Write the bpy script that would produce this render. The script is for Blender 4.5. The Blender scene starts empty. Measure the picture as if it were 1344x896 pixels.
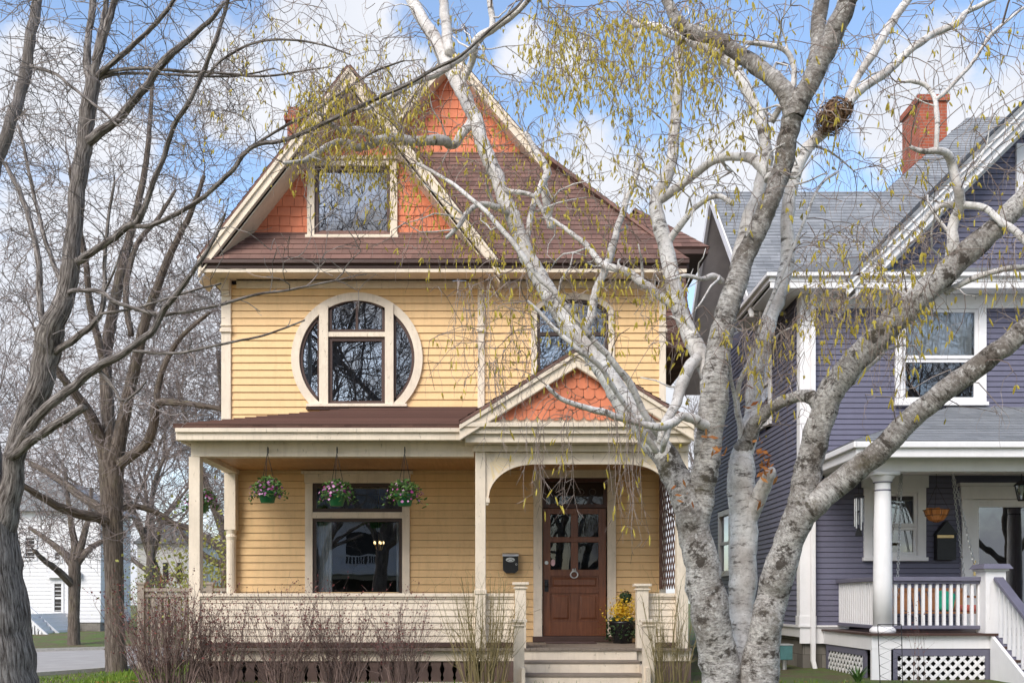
import bpy, math, random
import numpy as np
from mathutils import Vector, noise as mnoise
R = random.Random(11)
rad = math.radians
C = bpy.context.scene.collection
S = bpy.context.scene

# ------------------------------------------------------------------ survey
F, CX, CY, EZ = 1275.0, 660.0, 787.0, 1.09      # focal length (px), principal point, eye height
YW, YP = 14.86, 13.06                           # yellow house: wall plane, porch column plane
BW, BP = 15.5, 13.6                             # blue house: wall plane, porch column plane
def X(px, Y=YW): return (px - CX) / F * Y
def Z(py, Y=YW): return EZ + (CY - py) / F * Y
def P(px, py, Y): return Vector((X(px, Y), Y, Z(py, Y)))

# ------------------------------------------------------------------ mesh helpers
class MB:
    def __init__(s): s.v = []; s.f = []; s.uv = []; s.m = []; s.mi = 0
    def face(s, pts, uv=None):
        n = len(s.v); s.v.extend(tuple(p) for p in pts)
        s.f.append(tuple(range(n, n + len(pts))))
        s.uv.extend(uv if uv else [(p[0] + p[1], p[2]) for p in pts]); s.m.append(s.mi)
    def box(s, x0, x1, y0, y1, z0, z1):
        n = len(s.v)
        s.v += [(x0,y0,z0),(x1,y0,z0),(x1,y1,z0),(x0,y1,z0),(x0,y0,z1),(x1,y0,z1),(x1,y1,z1),(x0,y1,z1)]
        for q in ((0,3,2,1),(4,5,6,7),(0,1,5,4),(1,2,6,5),(2,3,7,6),(3,0,4,7)):
            s.f.append(tuple(n + i for i in q)); s.m.append(s.mi)
            for i in q: p = s.v[n + i]; s.uv.append((p[0] + p[1], p[2]))
        return s
    def hexa(s, a, b):
        """solid between quad a (4 pts) and quad b (4 pts, same order)"""
        n = len(s.v); s.v += [tuple(p) for p in a] + [tuple(p) for p in b]
        for q in ((0,1,2,3),(7,6,5,4),(0,4,5,1),(1,5,6,2),(2,6,7,3),(3,7,4,0)):
            s.f.append(tuple(n + i for i in q)); s.m.append(s.mi)
            for i in q: p = s.v[n + i]; s.uv.append((p[0] + p[1], p[2]))
        return s
    def bar(s, p, q, w, h, up=(0,0,1)):
        p, q = Vector(p), Vector(q); d = (q - p).normalized(); up = Vector(up)
        sd = d.cross(up)
        if sd.length < 1e-4: sd = d.cross(Vector((1,0,0)))
        sd.normalize(); u = sd.cross(d).normalized()
        o = [sd*w/2 + u*h/2, -sd*w/2 + u*h/2, -sd*w/2 - u*h/2, sd*w/2 - u*h/2]
        return s.hexa([p + k for k in o], [q + k for k in o])
    def prism(s, poly, y0, y1):
        """closed prism of an (x,z) polygon extruded along y"""
        a = [(x, y0, z) for x, z in poly]; b = [(x, y1, z) for x, z in poly]
        s.face(a); s.face(b[::-1])
        for i in range(len(poly)):
            j = (i + 1) % len(poly); s.face([a[j], a[i], b[i], b[j]])
        return s
    def tube(s, pts, rs, n=6, wob=0.0, cap=True):
        pts = [Vector(p) for p in pts]; m = len(pts); base = len(s.v); L = 0.0
        t = (pts[1] - pts[0]).normalized()
        a = t.orthogonal().normalized()
        rows = []
        for i in range(m):
            if i == 0: t = pts[1] - pts[0]
            elif i == m - 1: t = pts[i] - pts[i-1]
            else: t = pts[i+1] - pts[i-1]
            t = t.normalized() if t.length > 1e-9 else Vector((0,0,1))
            a = (a - t * a.dot(t))
            a = a.normalized() if a.length > 1e-6 else t.orthogonal().normalized()
            b = t.cross(a)
            if i: L += (pts[i] - pts[i-1]).length
            for k in range(n):
                an = 2 * math.pi * k / n
                r = rs[i]
                if wob: 
                    q = pts[i] + (a * math.cos(an) + b * math.sin(an)) * r
                    r *= 1 + wob * mnoise.noise(q * (1.1 / max(r, .02)) ) + wob * .5 * mnoise.noise(q * 9)
                s.v.append(tuple(pts[i] + (a * math.cos(an) + b * math.sin(an)) * r))
            rows.append(L)
        circ = 2 * math.pi * max(rs)
        for i in range(m - 1):
            for k in range(n):
                k2 = (k + 1) % n
                s.f.append((base + i*n + k, base + i*n + k2, base + (i+1)*n + k2, base + (i+1)*n + k)); s.m.append(s.mi)
                u0, u1 = circ * k / n, circ * (k + 1) / n
                s.uv += [(u0, rows[i]), (u1, rows[i]), (u1, rows[i+1]), (u0, rows[i+1])]
        if cap:
            for row, rev in ((0, 1), (m - 1, 0)):
                idx = [base + row*n + k for k in range(n)]
                if rev: idx = idx[::-1]
                s.f.append(tuple(idx)); s.m.append(s.mi); s.uv += [(0, rows[row])] * n
        return s
    def lathe(s, prof, c, n=16):
        """profile [(r,z)] about the vertical through c"""
        c = Vector(c); base = len(s.v)
        for r, z in prof:
            for k in range(n):
                an = 2*math.pi*k/n; s.v.append((c.x + r*math.cos(an), c.y + r*math.sin(an), c.z + z))
        for i in range(len(prof) - 1):
            for k in range(n):
                k2 = (k+1) % n
                q = (base+i*n+k, base+i*n+k2, base+(i+1)*n+k2, base+(i+1)*n+k)
                s.f.append(q); s.m.append(s.mi); s.uv += [(k/n, i), ((k+1)/n, i), ((k+1)/n, i+1), (k/n, i+1)]
        for row, rev in ((0, 1), (len(prof)-1, 0)):
            idx = [base + row*n + k for k in range(n)]
            if rev: idx = idx[::-1]
            s.f.append(tuple(idx)); s.m.append(s.mi); s.uv += [(0, 0)] * n
        return s
    def build_each(s, name, mat, parent=None, bevel=0.0):
        """every connected piece becomes an object of its own"""
        par = list(range(len(s.v)))
        def find(i):
            while par[i] != i: par[i] = par[par[i]]; i = par[i]
            return i
        for f in s.f:
            for i in f[1:]: par[find(i)] = find(f[0])
        grp = {}; k = 0
        for f in s.f:
            m = grp.setdefault(find(f[0]), MB()); b = len(m.v)
            m.v += [s.v[i] for i in f]; m.f.append(tuple(range(b, b+len(f)))); m.m.append(0); m.uv += s.uv[k:k+len(f)]; k += len(f)
        return [m.weld().build(name, mat, parent, bevel=bevel) for m in grp.values()]
    def weld(s):
        d = {}; nv = []; mp = []
        for p in s.v:
            q = tuple(round(c, 5) for c in p)
            if q not in d: d[q] = len(nv); nv.append(p)
            mp.append(d[q])
        s.v = nv; s.f = [tuple(mp[i] for i in f) for f in s.f]; return s
    def build(s, name, mat, parent=None, smooth=False, bevel=0.0):
        L = Vector((0,0,0)); p = parent
        while p is not None: L += p.location; p = p.parent
        me = bpy.data.meshes.new(name)
        va = np.array(s.v, dtype=np.float64).reshape(-1, 3) - np.array(L)
        me.from_pydata(va.tolist(), [], s.f)
        uvl = me.uv_layers.new(name='UVMap')
        uvl.data.foreach_set('uv', np.array(s.uv, dtype=np.float32).ravel())
        for m in (mat if isinstance(mat, (list, tuple)) else [mat]): me.materials.append(m)
        if max(s.m, default=0): me.polygons.foreach_set('material_index', s.m)
        if smooth: me.polygons.foreach_set('use_smooth', [True] * len(me.polygons))
        me.update()
        o = bpy.data.objects.new(name, me); C.objects.link(o)
        if parent: o.parent = parent
        if bevel:
            b = o.modifiers.new('Bevel', 'BEVEL'); b.width = bevel; b.segments = 2; b.limit_method = 'ANGLE'; b.angle_limit = rad(50)
        return o

def thing(name, label, cat, loc=(0,0,0), group=None):
    o = bpy.data.objects.new(name, None); C.objects.link(o); o.location = loc; o.empty_display_size = .2
    o['label'] = label; o['category'] = cat
    if group: o['group'] = group
    return o
def tag(o, label, cat, group=None):
    o['label'] = label; o['category'] = cat
    if group: o['group'] = group
    return o
def struct(o): o['kind'] = 'structure'; return o
def copy_thing(o, loc, label=None, rz=0.0, sc=1.0, parent=None):
    c = o.copy(); C.objects.link(c); c.parent = parent
    if parent is None:
        c.location = loc; c.rotation_euler = (0, 0, rz); c.scale = (sc, sc, sc)
        if label: c['label'] = label
    for ch in list(o.children): copy_thing(ch, None, parent=c)
    return c

def clip(poly, a, b, c):
    """keep a*u + b*v + c >= 0"""
    out = []
    for i in range(len(poly)):
        p, q = poly[i], poly[(i+1) % len(poly)]
        dp, dq = a*p[0] + b*p[1] + c, a*q[0] + b*q[1] + c
        if dp >= 0: out.append(p)
        if (dp > 0 and dq < 0) or (dp < 0 and dq > 0):
            t = dp / (dp - dq); out.append((p[0] + (q[0]-p[0])*t, p[1] + (q[1]-p[1])*t))
    return out
def ccw(poly):
    A = sum(poly[i][0]*poly[(i+1)%len(poly)][1] - poly[(i+1)%len(poly)][0]*poly[i][1] for i in range(len(poly)))
    return poly if A > 0 else poly[::-1]
def clip_poly(sub, con):
    con = ccw(con)
    for i in range(len(con)):
        p, q = con[i], con[(i+1) % len(con)]
        dx, dy = q[0]-p[0], q[1]-p[1]
        sub = clip(sub, -dy, dx, dy*p[0] - dx*p[1])
        if len(sub) < 3: return []
    return sub
def courses(mb, O, U, V, N, poly, step, lip, holes=None, v_start=None, split=0.0, groove=0.0):
    O, U, V, N = map(Vector, (O, U, V, N))
    poly = ccw(poly)
    vmin = min(p[1] for p in poly); vmax = max(p[1] for p in poly)
    v0 = vmin if v_start is None else v_start
    while v0 < vmax - 1e-6:
        v1 = v0 + step; vb = v0 + groove
        band = clip(clip(poly, 0, 1, -vb), 0, -1, v1)
        if len(band) >= 3:
            umin, umax = min(p[0] for p in band), max(p[0] for p in band)
            cuts = sorted(holes((v0+v1)/2, v0, v1)) if holes else []
            iv = []; u = umin
            for a, b in cuts:
                if a > u: iv.append((u, min(a, umax)))
                u = max(u, b)
            if u < umax: iv.append((u, umax))
            if split:
                iv2 = []
                for a, b in iv:
                    while b - a > split * 1.3:
                        w = split * R.uniform(.45, 1.2); iv2.append((a, a + w - .002)); a += w
                    iv2.append((a, b))
                iv = iv2
            for a, b in iv:
                if b - a < .004: continue
                q = clip(clip(band, 1, 0, -a), -1, 0, b)
                if len(q) < 3: continue
                w = lip * R.uniform(.9, 1.12)
                pts = [O + U*p[0] + V*p[1] + N*(w*(1 - (p[1]-v0)/step) + .002) for p in q]
                mb.face(pts, [(p[0], p[1]) for p in q])
                for i in range(len(q)):
                    j = (i+1) % len(q)
                    if abs(q[i][1]-vb) < 1e-4 and abs(q[j][1]-vb) < 1e-4:
                        A = O + U*q[i][0] + V*q[i][1]; B = O + U*q[j][0] + V*q[j][1]
                        mb.face([A - N*(.035 if groove else .01), B - N*(.035 if groove else .01), pts[j], pts[i]], [(q[i][0], v0)]*2 + [(q[j][0], v0)]*2)
        v0 = v1
def shingles(mb, O, U, V, N, poly, step, wr, lip, jit=.02, scale=False):
    O, U, V, N = map(Vector, (O, U, V, N)); poly = ccw(poly)
    vmin = min(p[1] for p in poly); vmax = max(p[1] for p in poly); v0 = vmin; row = 0
    while v0 < vmax:
        band = clip(clip(poly, 0, 1, -(v0-.03)), 0, -1, v0+step)
        if len(band) >= 3:
            umin, umax = min(p[0] for p in band), max(p[0] for p in band)
            u = umin - (R.uniform(0, .15) if not scale else (.5*wr[0] if row % 2 else 0) + (umin % wr[0]))
            while u < umax:
                w = R.uniform(*wr); a, b = u + .003, u + w - .003; lo = v0 - R.uniform(0, jit)
                if scale:
                    h = step*.62; sh = [(a, v0+step+.02), (a, lo+h*.55), (a+(b-a)*.08, lo+h*.28), (a+(b-a)*.27, lo), (b-(b-a)*.27, lo), (b-(b-a)*.08, lo+h*.28), (b, lo+h*.55), (b, v0+step+.02)]
                else: sh = [(a, lo), (b, lo), (b, v0+step+.02), (a, v0+step+.02)]
                q = clip_poly(ccw(sh), poly)
                if len(q) >= 3:
                    pts = [O + U*p[0] + V*p[1] + N*(lip*(1-(p[1]-v0)/(step+.02)) + .003) for p in q]
                    mb.face(pts, [(p[0], p[1]) for p in q])
                    for i in range(len(q)):
                        j = (i+1) % len(q)
                        if (q[i][1]+q[j][1])/2 < v0 + step*.6:
                            mb.face([pts[i]-N*lip*1.1, pts[j]-N*lip*1.1, pts[j], pts[i]], [(q[i][0], q[i][1])]*4)
                u += w
        v0 += step; row += 1

# ------------------------------------------------------------------ materials
def newmat(name):
    m = bpy.data.materials.new(name); m.use_nodes = True
    nt = m.node_tree; b = nt.nodes['Principled BSDF']
    return m, nt, b
def nd(nt, typ, **kw):
    n = nt.nodes.new(typ)
    for k, v in kw.items():
        if k in n.inputs: n.inputs[k].default_value = v
        else: setattr(n, k, v)
    return n
def lk(nt, a, b): nt.links.new(a, b)
def rgb(c): return (c[0], c[1], c[2], 1.0)
def coords(nt, kind, scale):
    tc = nd(nt, 'ShaderNodeTexCoord'); mp = nd(nt, 'ShaderNodeMapping'); mp.inputs['Scale'].default_value = scale
    lk(nt, tc.outputs[kind], mp.inputs['Vector']); return mp.outputs['Vector']
def noise_fac(nt, vec, scale, detail=6, rough=.6, lo=.35, hi=.65):
    n = nd(nt, 'ShaderNodeTexNoise', Scale=scale, Detail=detail, Roughness=rough); lk(nt, vec, n.inputs['Vector'])
    r = nd(nt, 'ShaderNodeMapRange'); r.inputs[1].default_value = lo; r.inputs[2].default_value = hi; r.clamp = True
    lk(nt, n.outputs['Fac'], r.inputs[0]); return r.outputs[0]
def mix(nt, fac, a, b):
    m = nd(nt, 'ShaderNodeMix', data_type='RGBA')
    if isinstance(fac, float): m.inputs[0].default_value = fac
    else: lk(nt, fac, m.inputs[0])
    for i, c in ((6, a), (7, b)):
        if isinstance(c, (tuple, list)): m.inputs[i].default_value = rgb(c)
        else: lk(nt, c, m.inputs[i])
    return m.outputs[2]
def mul(nt, a, k):
    m = nd(nt, 'ShaderNodeMath', operation='MULTIPLY'); lk(nt, a, m.inputs[0])
    if isinstance(k, (int, float)): m.inputs[1].default_value = k
    else: lk(nt, k, m.inputs[1])
    return m.outputs[0]
def bump(nt, b, h, strength, dist=.01):
    n = nd(nt, 'ShaderNodeBump', Strength=strength, Distance=dist); lk(nt, h, n.inputs['Height']); lk(nt, n.outputs['Normal'], b.inputs['Normal'])
def island(nt): return nd(nt, 'ShaderNodeNewGeometry').outputs['Random Per Island']

def m_paint(name, col, rough=.55, var=.12, dirt=None, dirt_amt=.35, sc=3.0, peel=None, spec=.35):
    m, nt, b = newmat(name); v = coords(nt, 'Object', (1, 1, 1))
    c = mix(nt, noise_fac(nt, v, sc, 8, .65), [k*(1-var) for k in col], [min(1, k*(1+var*.5)) for k in col])
    c = mix(nt, mul(nt, island(nt), .25), c, [k*(1-var*1.2) for k in col])
    if dirt:
        vs = coords(nt, 'Object', (6, 6, .7))
        c = mix(nt, mul(nt, noise_fac(nt, vs, 2.2, 7, .7, .5, .75), dirt_amt), c, dirt)
    if peel:
        c = mix(nt, mul(nt, noise_fac(nt, coords(nt, 'Object', (1, 1, .45)), 22, 7, .75, .615, .65), .8), c, peel)
    lk(nt, c, b.inputs['Base Color']); b.inputs['Roughness'].default_value = rough; b.inputs['Specular IOR Level'].default_value = spec
    bump(nt, b, noise_fac(nt, v, 40, 4), .15, .003)
    return m
def m_roof(name, c1, c2, c3, tabw=.3, tabh=.14):
    m, nt, b = newmat(name); tc = nd(nt, 'ShaderNodeTexCoord')
    br = nd(nt, 'ShaderNodeTexBrick', offset=.5, squash=1.0)
    br.inputs['Scale'].default_value = 1.0; br.inputs['Brick Width'].default_value = tabw; br.inputs['Row Height'].default_value = tabh
    br.inputs['Mortar Size'].default_value = .006; br.inputs['Bias'].default_value = 0.0
    br.inputs['Color1'].default_value = rgb(c1); br.inputs['Color2'].default_value = rgb(c2); br.inputs['Mortar'].default_value = rgb([k*.45 for k in c1])
    lk(nt, tc.outputs['UV'], br.inputs['Vector'])
    c = mix(nt, mul(nt, noise_fac(nt, tc.outputs['UV'], 2.0, 6, .7), .45), br.outputs['Color'], c3)
    c = mix(nt, mul(nt, noise_fac(nt, tc.outputs['UV'], 90, 3, .6, .4, .7), .3), c, [min(1, k*1.9) for k in c2])
    lk(nt, c, b.inputs['Base Color']); b.inputs['Roughness'].default_value = .9; b.inputs['Specular IOR Level'].default_value = .2
    bump(nt, b, noise_fac(nt, tc.outputs['UV'], 120, 3), .4, .004)
    return m
def m_glass(name, tint=(.78,.82,.82), refl=.15):
    m, nt, b = newmat(name); nt.nodes.remove(b); out = nt.nodes['Material Output']
    t = nd(nt, 'ShaderNodeBsdfTransparent', Color=rgb(tint)); g = nd(nt, 'ShaderNodeBsdfGlossy', Roughness=.004, Color=(.95, .97, 1, 1))
    fr = nd(nt, 'ShaderNodeFresnel', IOR=1.5); ad = nd(nt, 'ShaderNodeMath', operation='ADD', use_clamp=True); ad.inputs[1].default_value = refl
    lk(nt, fr.outputs[0], ad.inputs[0]); mx = nd(nt, 'ShaderNodeMixShader')
    nz = nd(nt, 'ShaderNodeBump', Strength=.06, Distance=.01); lk(nt, noise_fac(nt, coords(nt, 'Object', (1,1,1)), 1.6, 2, .5, .2, .8), nz.inputs['Height']); lk(nt, nz.outputs[0], g.inputs['Normal'])
    lk(nt, ad.outputs[0], mx.inputs[0]); lk(nt, t.outputs[0], mx.inputs[1]); lk(nt, g.outputs[0], mx.inputs[2]); lk(nt, mx.outputs[0], out.inputs['Surface'])
    return m
def m_birch(name):
    m, nt, b = newmat(name); tc = nd(nt, 'ShaderNodeTexCoord'); v = tc.outputs['UV']
    o = coords(nt, 'Object', (1, 1, 1))
    mp = nd(nt, 'ShaderNodeMapping'); mp.inputs['Scale'].default_value = (5, 30, 1); lk(nt, v, mp.inputs['Vector'])
    mp2 = nd(nt, 'ShaderNodeMapping'); mp2.inputs['Scale'].default_value = (3.4, 8, 1); lk(nt, v, mp2.inputs['Vector'])
    mp3 = nd(nt, 'ShaderNodeMapping'); mp3.inputs['Scale'].default_value = (16, 62, 1); lk(nt, v, mp3.inputs['Vector'])
    c = mix(nt, noise_fac(nt, o, 2.0, 9, .75, .40, .57), (.25,.215,.185), (.78,.74,.70))
    c = mix(nt, mul(nt, noise_fac(nt, mp3.outputs[0], 1.0, 8, .8, .44, .60), .85), c, (.16,.135,.115))
    c = mix(nt, mul(nt, noise_fac(nt, mp.outputs[0], 1.0, 5, .7, .57, .63), .7), c, (.10,.085,.075))
    c = mix(nt, mul(nt, noise_fac(nt, o, 24, 8, .8, .54, .61), .75), c, (.86,.83,.79))
    c = mix(nt, mul(nt, noise_fac(nt, mp2.outputs[0], 1.0, 9, .75, .53, .58), .92), c, (.075,.06,.048))
    c = mix(nt, mul(nt, noise_fac(nt, o, 2.7, 9, .8, .56, .66), .6), c, (.15,.125,.07))
    lk(nt, c, b.inputs['Base Color']); b.inputs['Roughness'].default_value = .8; b.inputs['Specular IOR Level'].default_value = .25
    bump(nt, b, noise_fac(nt, mp2.outputs[0], 2.5, 9, .8, .25, .75), .7, .025)
    return m
def m_birch_young(name):
    m, nt, b = newmat(name); tc = nd(nt, 'ShaderNodeTexCoord'); v = tc.outputs['UV']; o = coords(nt, 'Object', (1, 1, 1))
    c = mix(nt, noise_fac(nt, o, 3.0, 9, .72, .36, .60), (.50,.455,.42), (.90,.87,.84))
    mp = nd(nt, 'ShaderNodeMapping'); mp.inputs['Scale'].default_value = (6, 40, 1); lk(nt, v, mp.inputs['Vector'])
    c = mix(nt, mul(nt, noise_fac(nt, mp.outputs[0], 1.0, 5, .65, .60, .65), .8), c, (.13,.105,.09))
    mp2 = nd(nt, 'ShaderNodeMapping'); mp2.inputs['Scale'].default_value = (2.2, 9, 1); lk(nt, v, mp2.inputs['Vector'])
    c = mix(nt, mul(nt, noise_fac(nt, mp2.outputs[0], 1.0, 9, .78, .55, .60), .9), c, (.085,.068,.055))
    c = mix(nt, mul(nt, noise_fac(nt, o, 30, 8, .8, .5, .62), .5), c, (.25,.215,.185))
    lk(nt, c, b.inputs['Base Color']); b.inputs['Roughness'].default_value = .75; b.inputs['Specular IOR Level'].default_value = .25
    bump(nt, b, noise_fac(nt, mp2.outputs[0], 2.5, 9, .75, .25, .75), .5, .012); return m
def m_bark(name, c1, c2, c3, su=26, sv=3.2, bs=.9):
    m, nt, b = newmat(name); tc = nd(nt, 'ShaderNodeTexCoord')
    mp = nd(nt, 'ShaderNodeMapping'); mp.inputs['Scale'].default_value = (su, sv, 1); lk(nt, tc.outputs['UV'], mp.inputs['Vector'])
    f = noise_fac(nt, mp.outputs[0], 1.0, 9, .75, .42, .58)
    c = mix(nt, f, c1, c2)
    c = mix(nt, mul(nt, noise_fac(nt, coords(nt, 'Object', (1,1,1)), 3.0, 8, .75, .52, .7), .7), c, c3)
    lk(nt, c, b.inputs['Base Color']); b.inputs['Roughness'].default_value = .9; b.inputs['Specular IOR Level'].default_value = .15
    bump(nt, b, f, bs, .03); return m
def m_var(name, c1, c2, rough=.7, spec=.3, trans=0.0):
    """two-tone per-piece colour for leaves, twigs, catkins"""
    m, nt, b = newmat(name); lk(nt, mix(nt, island(nt), c1, c2), b.inputs['Base Color'])
    b.inputs['Roughness'].default_value = rough; b.inputs['Specular IOR Level'].default_value = spec
    if trans:
        out = nt.nodes['Material Output']; t = nd(nt, 'ShaderNodeBsdfTranslucent'); lk(nt, b.inputs['Base Color'].links[0].from_socket, t.inputs['Color'])
        mx = nd(nt, 'ShaderNodeMixShader'); mx.inputs[0].default_value = trans
        lk(nt, b.outputs[0], mx.inputs[1]); lk(nt, t.outputs[0], mx.inputs[2]); lk(nt, mx.outputs[0], out.inputs['Surface'])
    return m
def m_wood(name, c1, c2, rough=.4, sc=(30, 30, 2.2)):
    m, nt, b = newmat(name); v = coords(nt, 'Object', sc)
    f = noise_fac(nt, v, 1.0, 8, .65, .3, .7); c = mix(nt, f, c1, c2)
    c = mix(nt, mul(nt, noise_fac(nt, coords(nt, 'Object', (1,1,1)), 2.5, 5), .35), c, [k*.6 for k in c1])
    lk(nt, c, b.inputs['Base Color']); b.inputs['Roughness'].default_value = rough
    bump(nt, b, f, .3, .004); return m
def m_plain(name, col, rough=.5, metal=0.0, emit=0.0):
    m, nt, b = newmat(name); v = coords(nt, 'Object', (1,1,1))
    lk(nt, mix(nt, noise_fac(nt, v, 9, 5), [k*.82 for k in col], [min(1, k*1.08) for k in col]), b.inputs['Base Color'])
    b.inputs['Roughness'].default_value = rough; b.inputs['Metallic'].default_value = metal
    if emit: b.inputs['Emission Color'].default_value = rgb(col); b.inputs['Emission Strength'].default_value = emit
    return m
def m_brick(name, c1, c2, mortar, w=.21, h=.072):
    m, nt, b = newmat(name); tc = nd(nt, 'ShaderNodeTexCoord')
    br = nd(nt, 'ShaderNodeTexBrick', offset=.5); br.inputs['Scale'].default_value = 1.0
    br.inputs['Brick Width'].default_value = w; br.inputs['Row Height'].default_value = h; br.inputs['Mortar Size'].default_value = .006
    br.inputs['Color1'].default_value = rgb(c1); br.inputs['Color2'].default_value = rgb(c2); br.inputs['Mortar'].default_value = rgb(mortar)
    lk(nt, tc.outputs['UV'], br.inputs['Vector'])
    c = mix(nt, mul(nt, noise_fac(nt, tc.outputs['UV'], 6, 6, .7), .45), br.outputs['Color'], [k*.5 for k in c1])
    lk(nt, c, b.inputs['Base Color']); b.inputs['Roughness'].default_value = .9; bump(nt, b, br.outputs['Fac'], -.5, .008); return m

M = dict(
 yellow = m_paint('yellow_siding_paint', (.79,.53,.265), .6, .07, (.45,.30,.15), .34, 2.0),
 ceiling = m_wood('stained_ceiling_boards', (.40,.20,.075), (.56,.31,.13), .5, (30, 2.2, 30)), pale = m_paint('pale_yellow_paint', (.76,.62,.38)), cream = m_paint('cream_trim_paint', (.76,.655,.525), .6, .11, (.38,.31,.22), .36, 3.0, (.36,.30,.22)),
 orange = m_paint('orange_shingle_paint', (.70,.225,.115), .7, .22, (.40,.10,.05), .2, 2.0),
 brownroof = m_roof('brown_roof_shingle', (.21,.115,.095), (.09,.052,.045), (.27,.165,.13)),
 greyroof = m_roof('grey_roof_shingle', (.27,.28,.30), (.13,.14,.155), (.36,.37,.385)),
 browntrim = m_paint('brown_gutter_paint', (.075,.042,.034), .5, .15),
 darkframe = m_paint('dark_sash_paint', (.055,.036,.03), .45, .2),
 deckwood = m_wood('weathered_deck_wood', (.17,.13,.10), (.30,.25,.20), .8, (3, 22, 22)),
 skirt = m_paint('brown_skirt_paint', (.15,.10,.085), .8, .25, (.09,.06,.05), .4),
 glass = m_glass('window_glass'), doorglass = m_glass('door_glass', (.6,.6,.6), .0), skyglass = m_glass('upper_window_glass', (.6,.66,.7), .26),
 room = m_plain('dim_room_plaster', (.035,.032,.03), .9),
 sheer = m_plain('sheer_curtain_cloth', (.72,.73,.76), .9),
 door = m_wood('varnished_door_wood', (.12,.037,.017), (.235,.086,.038), .32),
 doordark = m_wood('dark_transom_wood', (.05,.014,.010), (.08,.025,.018), .35),
 brass = m_plain('brass', (.75,.55,.25), .3, 1.0), iron = m_plain('black_iron', (.02,.02,.022), .45, .3),
 white = m_paint('white_trim_paint', (.80,.79,.80), .45, .05, (.50,.49,.48), .15, 3.0),
 blue = m_paint('blue_siding_paint', (.138,.136,.195), .55, .08, (.08,.075,.115), .2, 2.0),
 purple = m_paint('purple_rail_paint', (.145,.14,.19), .45, .1),
 brick = m_brick('red_brick', (.42,.10,.045), (.30,.065,.035), (.32,.25,.2)),
 stone = m_brick('rough_foundation_stone', (.26,.24,.21), (.15,.135,.12), (.09,.08,.07), .55, .22),
 birch = m_birch('white_birch_bark'), birchy = m_birch_young('young_birch_bark'), soffitshade = m_paint('shaded_soffit_paint', (.62,.58,.55), .8, .15),  # soffit tone is white trim greyed, its shade put into the colour
 btwig = m_var('birch_twig', (.17,.12,.10), (.42,.35,.31), .8, .2), catkin = m_var('birch_catkin', (.46,.36,.05), (.74,.62,.13), .7, .2, .3),
 bark = m_bark('grey_furrowed_bark', (.075,.06,.052), (.42,.375,.345), (.22,.19,.165), 40, 6.0, .55),
 bark2 = m_bark('brown_bark', (.075,.058,.048), (.23,.19,.16), (.18,.16,.10), 16, 2.0, .7),
 twig = m_var('grey_brown_twig', (.15,.13,.12), (.38,.33,.31), .85, .15),
 fartwig = m_var('distant_twig', (.13,.105,.10), (.24,.205,.195), .9, .1),
 shrub = m_var('shrub_twig', (.105,.07,.062), (.26,.185,.16), .8, .2), redbud = m_var('red_bud', (.13,.03,.035), (.25,.075,.06), .7, .2),
 olive = m_var('olive_stem', (.17,.135,.055), (.30,.24,.12), .7, .25),
 leaf = m_var('green_leaf', (.04,.10,.025), (.12,.21,.05), .5, .35, .25), darkleaf = m_var('dark_leaf', (.018,.045,.018), (.05,.085,.03), .5, .35, .15),
 youngleaf = m_var('young_leaf', (.22,.24,.06), (.36,.36,.11), .6, .3, .3),
 petunia = m_var('petunia_petal', (.22,.05,.19), (.60,.32,.50), .6, .2, .2), petuniad = m_var('dark_petunia_petal', (.10,.01,.06), (.28,.04,.16), .6, .2, .2),
 forsythia = m_var('forsythia_petal', (.72,.45,.03), (.85,.62,.08), .6, .2, .2), dryleaf = m_var('dry_leaf', (.36,.12,.035), (.52,.24,.08), .8, .2, .3),
 greenpot = m_plain('green_plastic', (.014,.15,.05), .45), blackpot = m_plain('black_glazed_pot', (.012,.012,.014), .25),
 coco = m_var('coconut_fibre', (.42,.15,.04), (.62,.27,.10), .9, .1), galv = m_plain('galvanised_metal', (.55,.56,.57), .4, .8),
 swingwood = m_wood('honey_stained_wood', (.30,.12,.045), (.42,.19,.07), .4, (3, 30, 30)), teal = m_plain('teal_enamel', (.075,.19,.19), .45),
 greencloth = m_plain('green_cloth', (.01,.30,.19), .9), redcloth = m_plain('faded_red_cloth', (.45,.12,.10), .9), yellowwood = m_plain('pale_wood', (.62,.47,.22), .6),
 fence = m_wood('grey_fence_wood', (.24,.20,.165), (.40,.35,.30), .85), lattice = m_paint('brown_lattice_paint', (.17,.10,.08), .6, .2),
 bulb = m_plain('lit_bulb', (1.0,.72,.35), .5, 0, 1.6), nest = m_var('nest_grass', (.13,.075,.045), (.32,.20,.115), .9, .1),
 siding_white = m_paint('white_house_paint', (.66,.66,.68), .6, .04), farwall = m_paint('pale_far_paint', (.60,.58,.56), .7, .06),
 sticker = m_plain('pink_sticker', (.75,.48,.50), .6), mat = m_plain('dark_mat', (.09,.055,.05), .95), silver = m_plain('silver_plate', (.62,.63,.62), .35, .6),
)
def m_ground():
    m, nt, b = newmat('lawn_and_litter'); v = coords(nt, 'Object', (1,1,1))
    c = mix(nt, noise_fac(nt, v, 9, 8, .7), (.07,.13,.02), (.14,.20,.04))
    c = mix(nt, mul(nt, noise_fac(nt, v, .9, 8, .75, .42, .56), .85), c, (.15,.105,.06))
    lk(nt, c, b.inputs['Base Color']); b.inputs['Roughness'].default_value = .95; bump(nt, b, noise_fac(nt, v, 30, 6), .8, .04); return m
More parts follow.
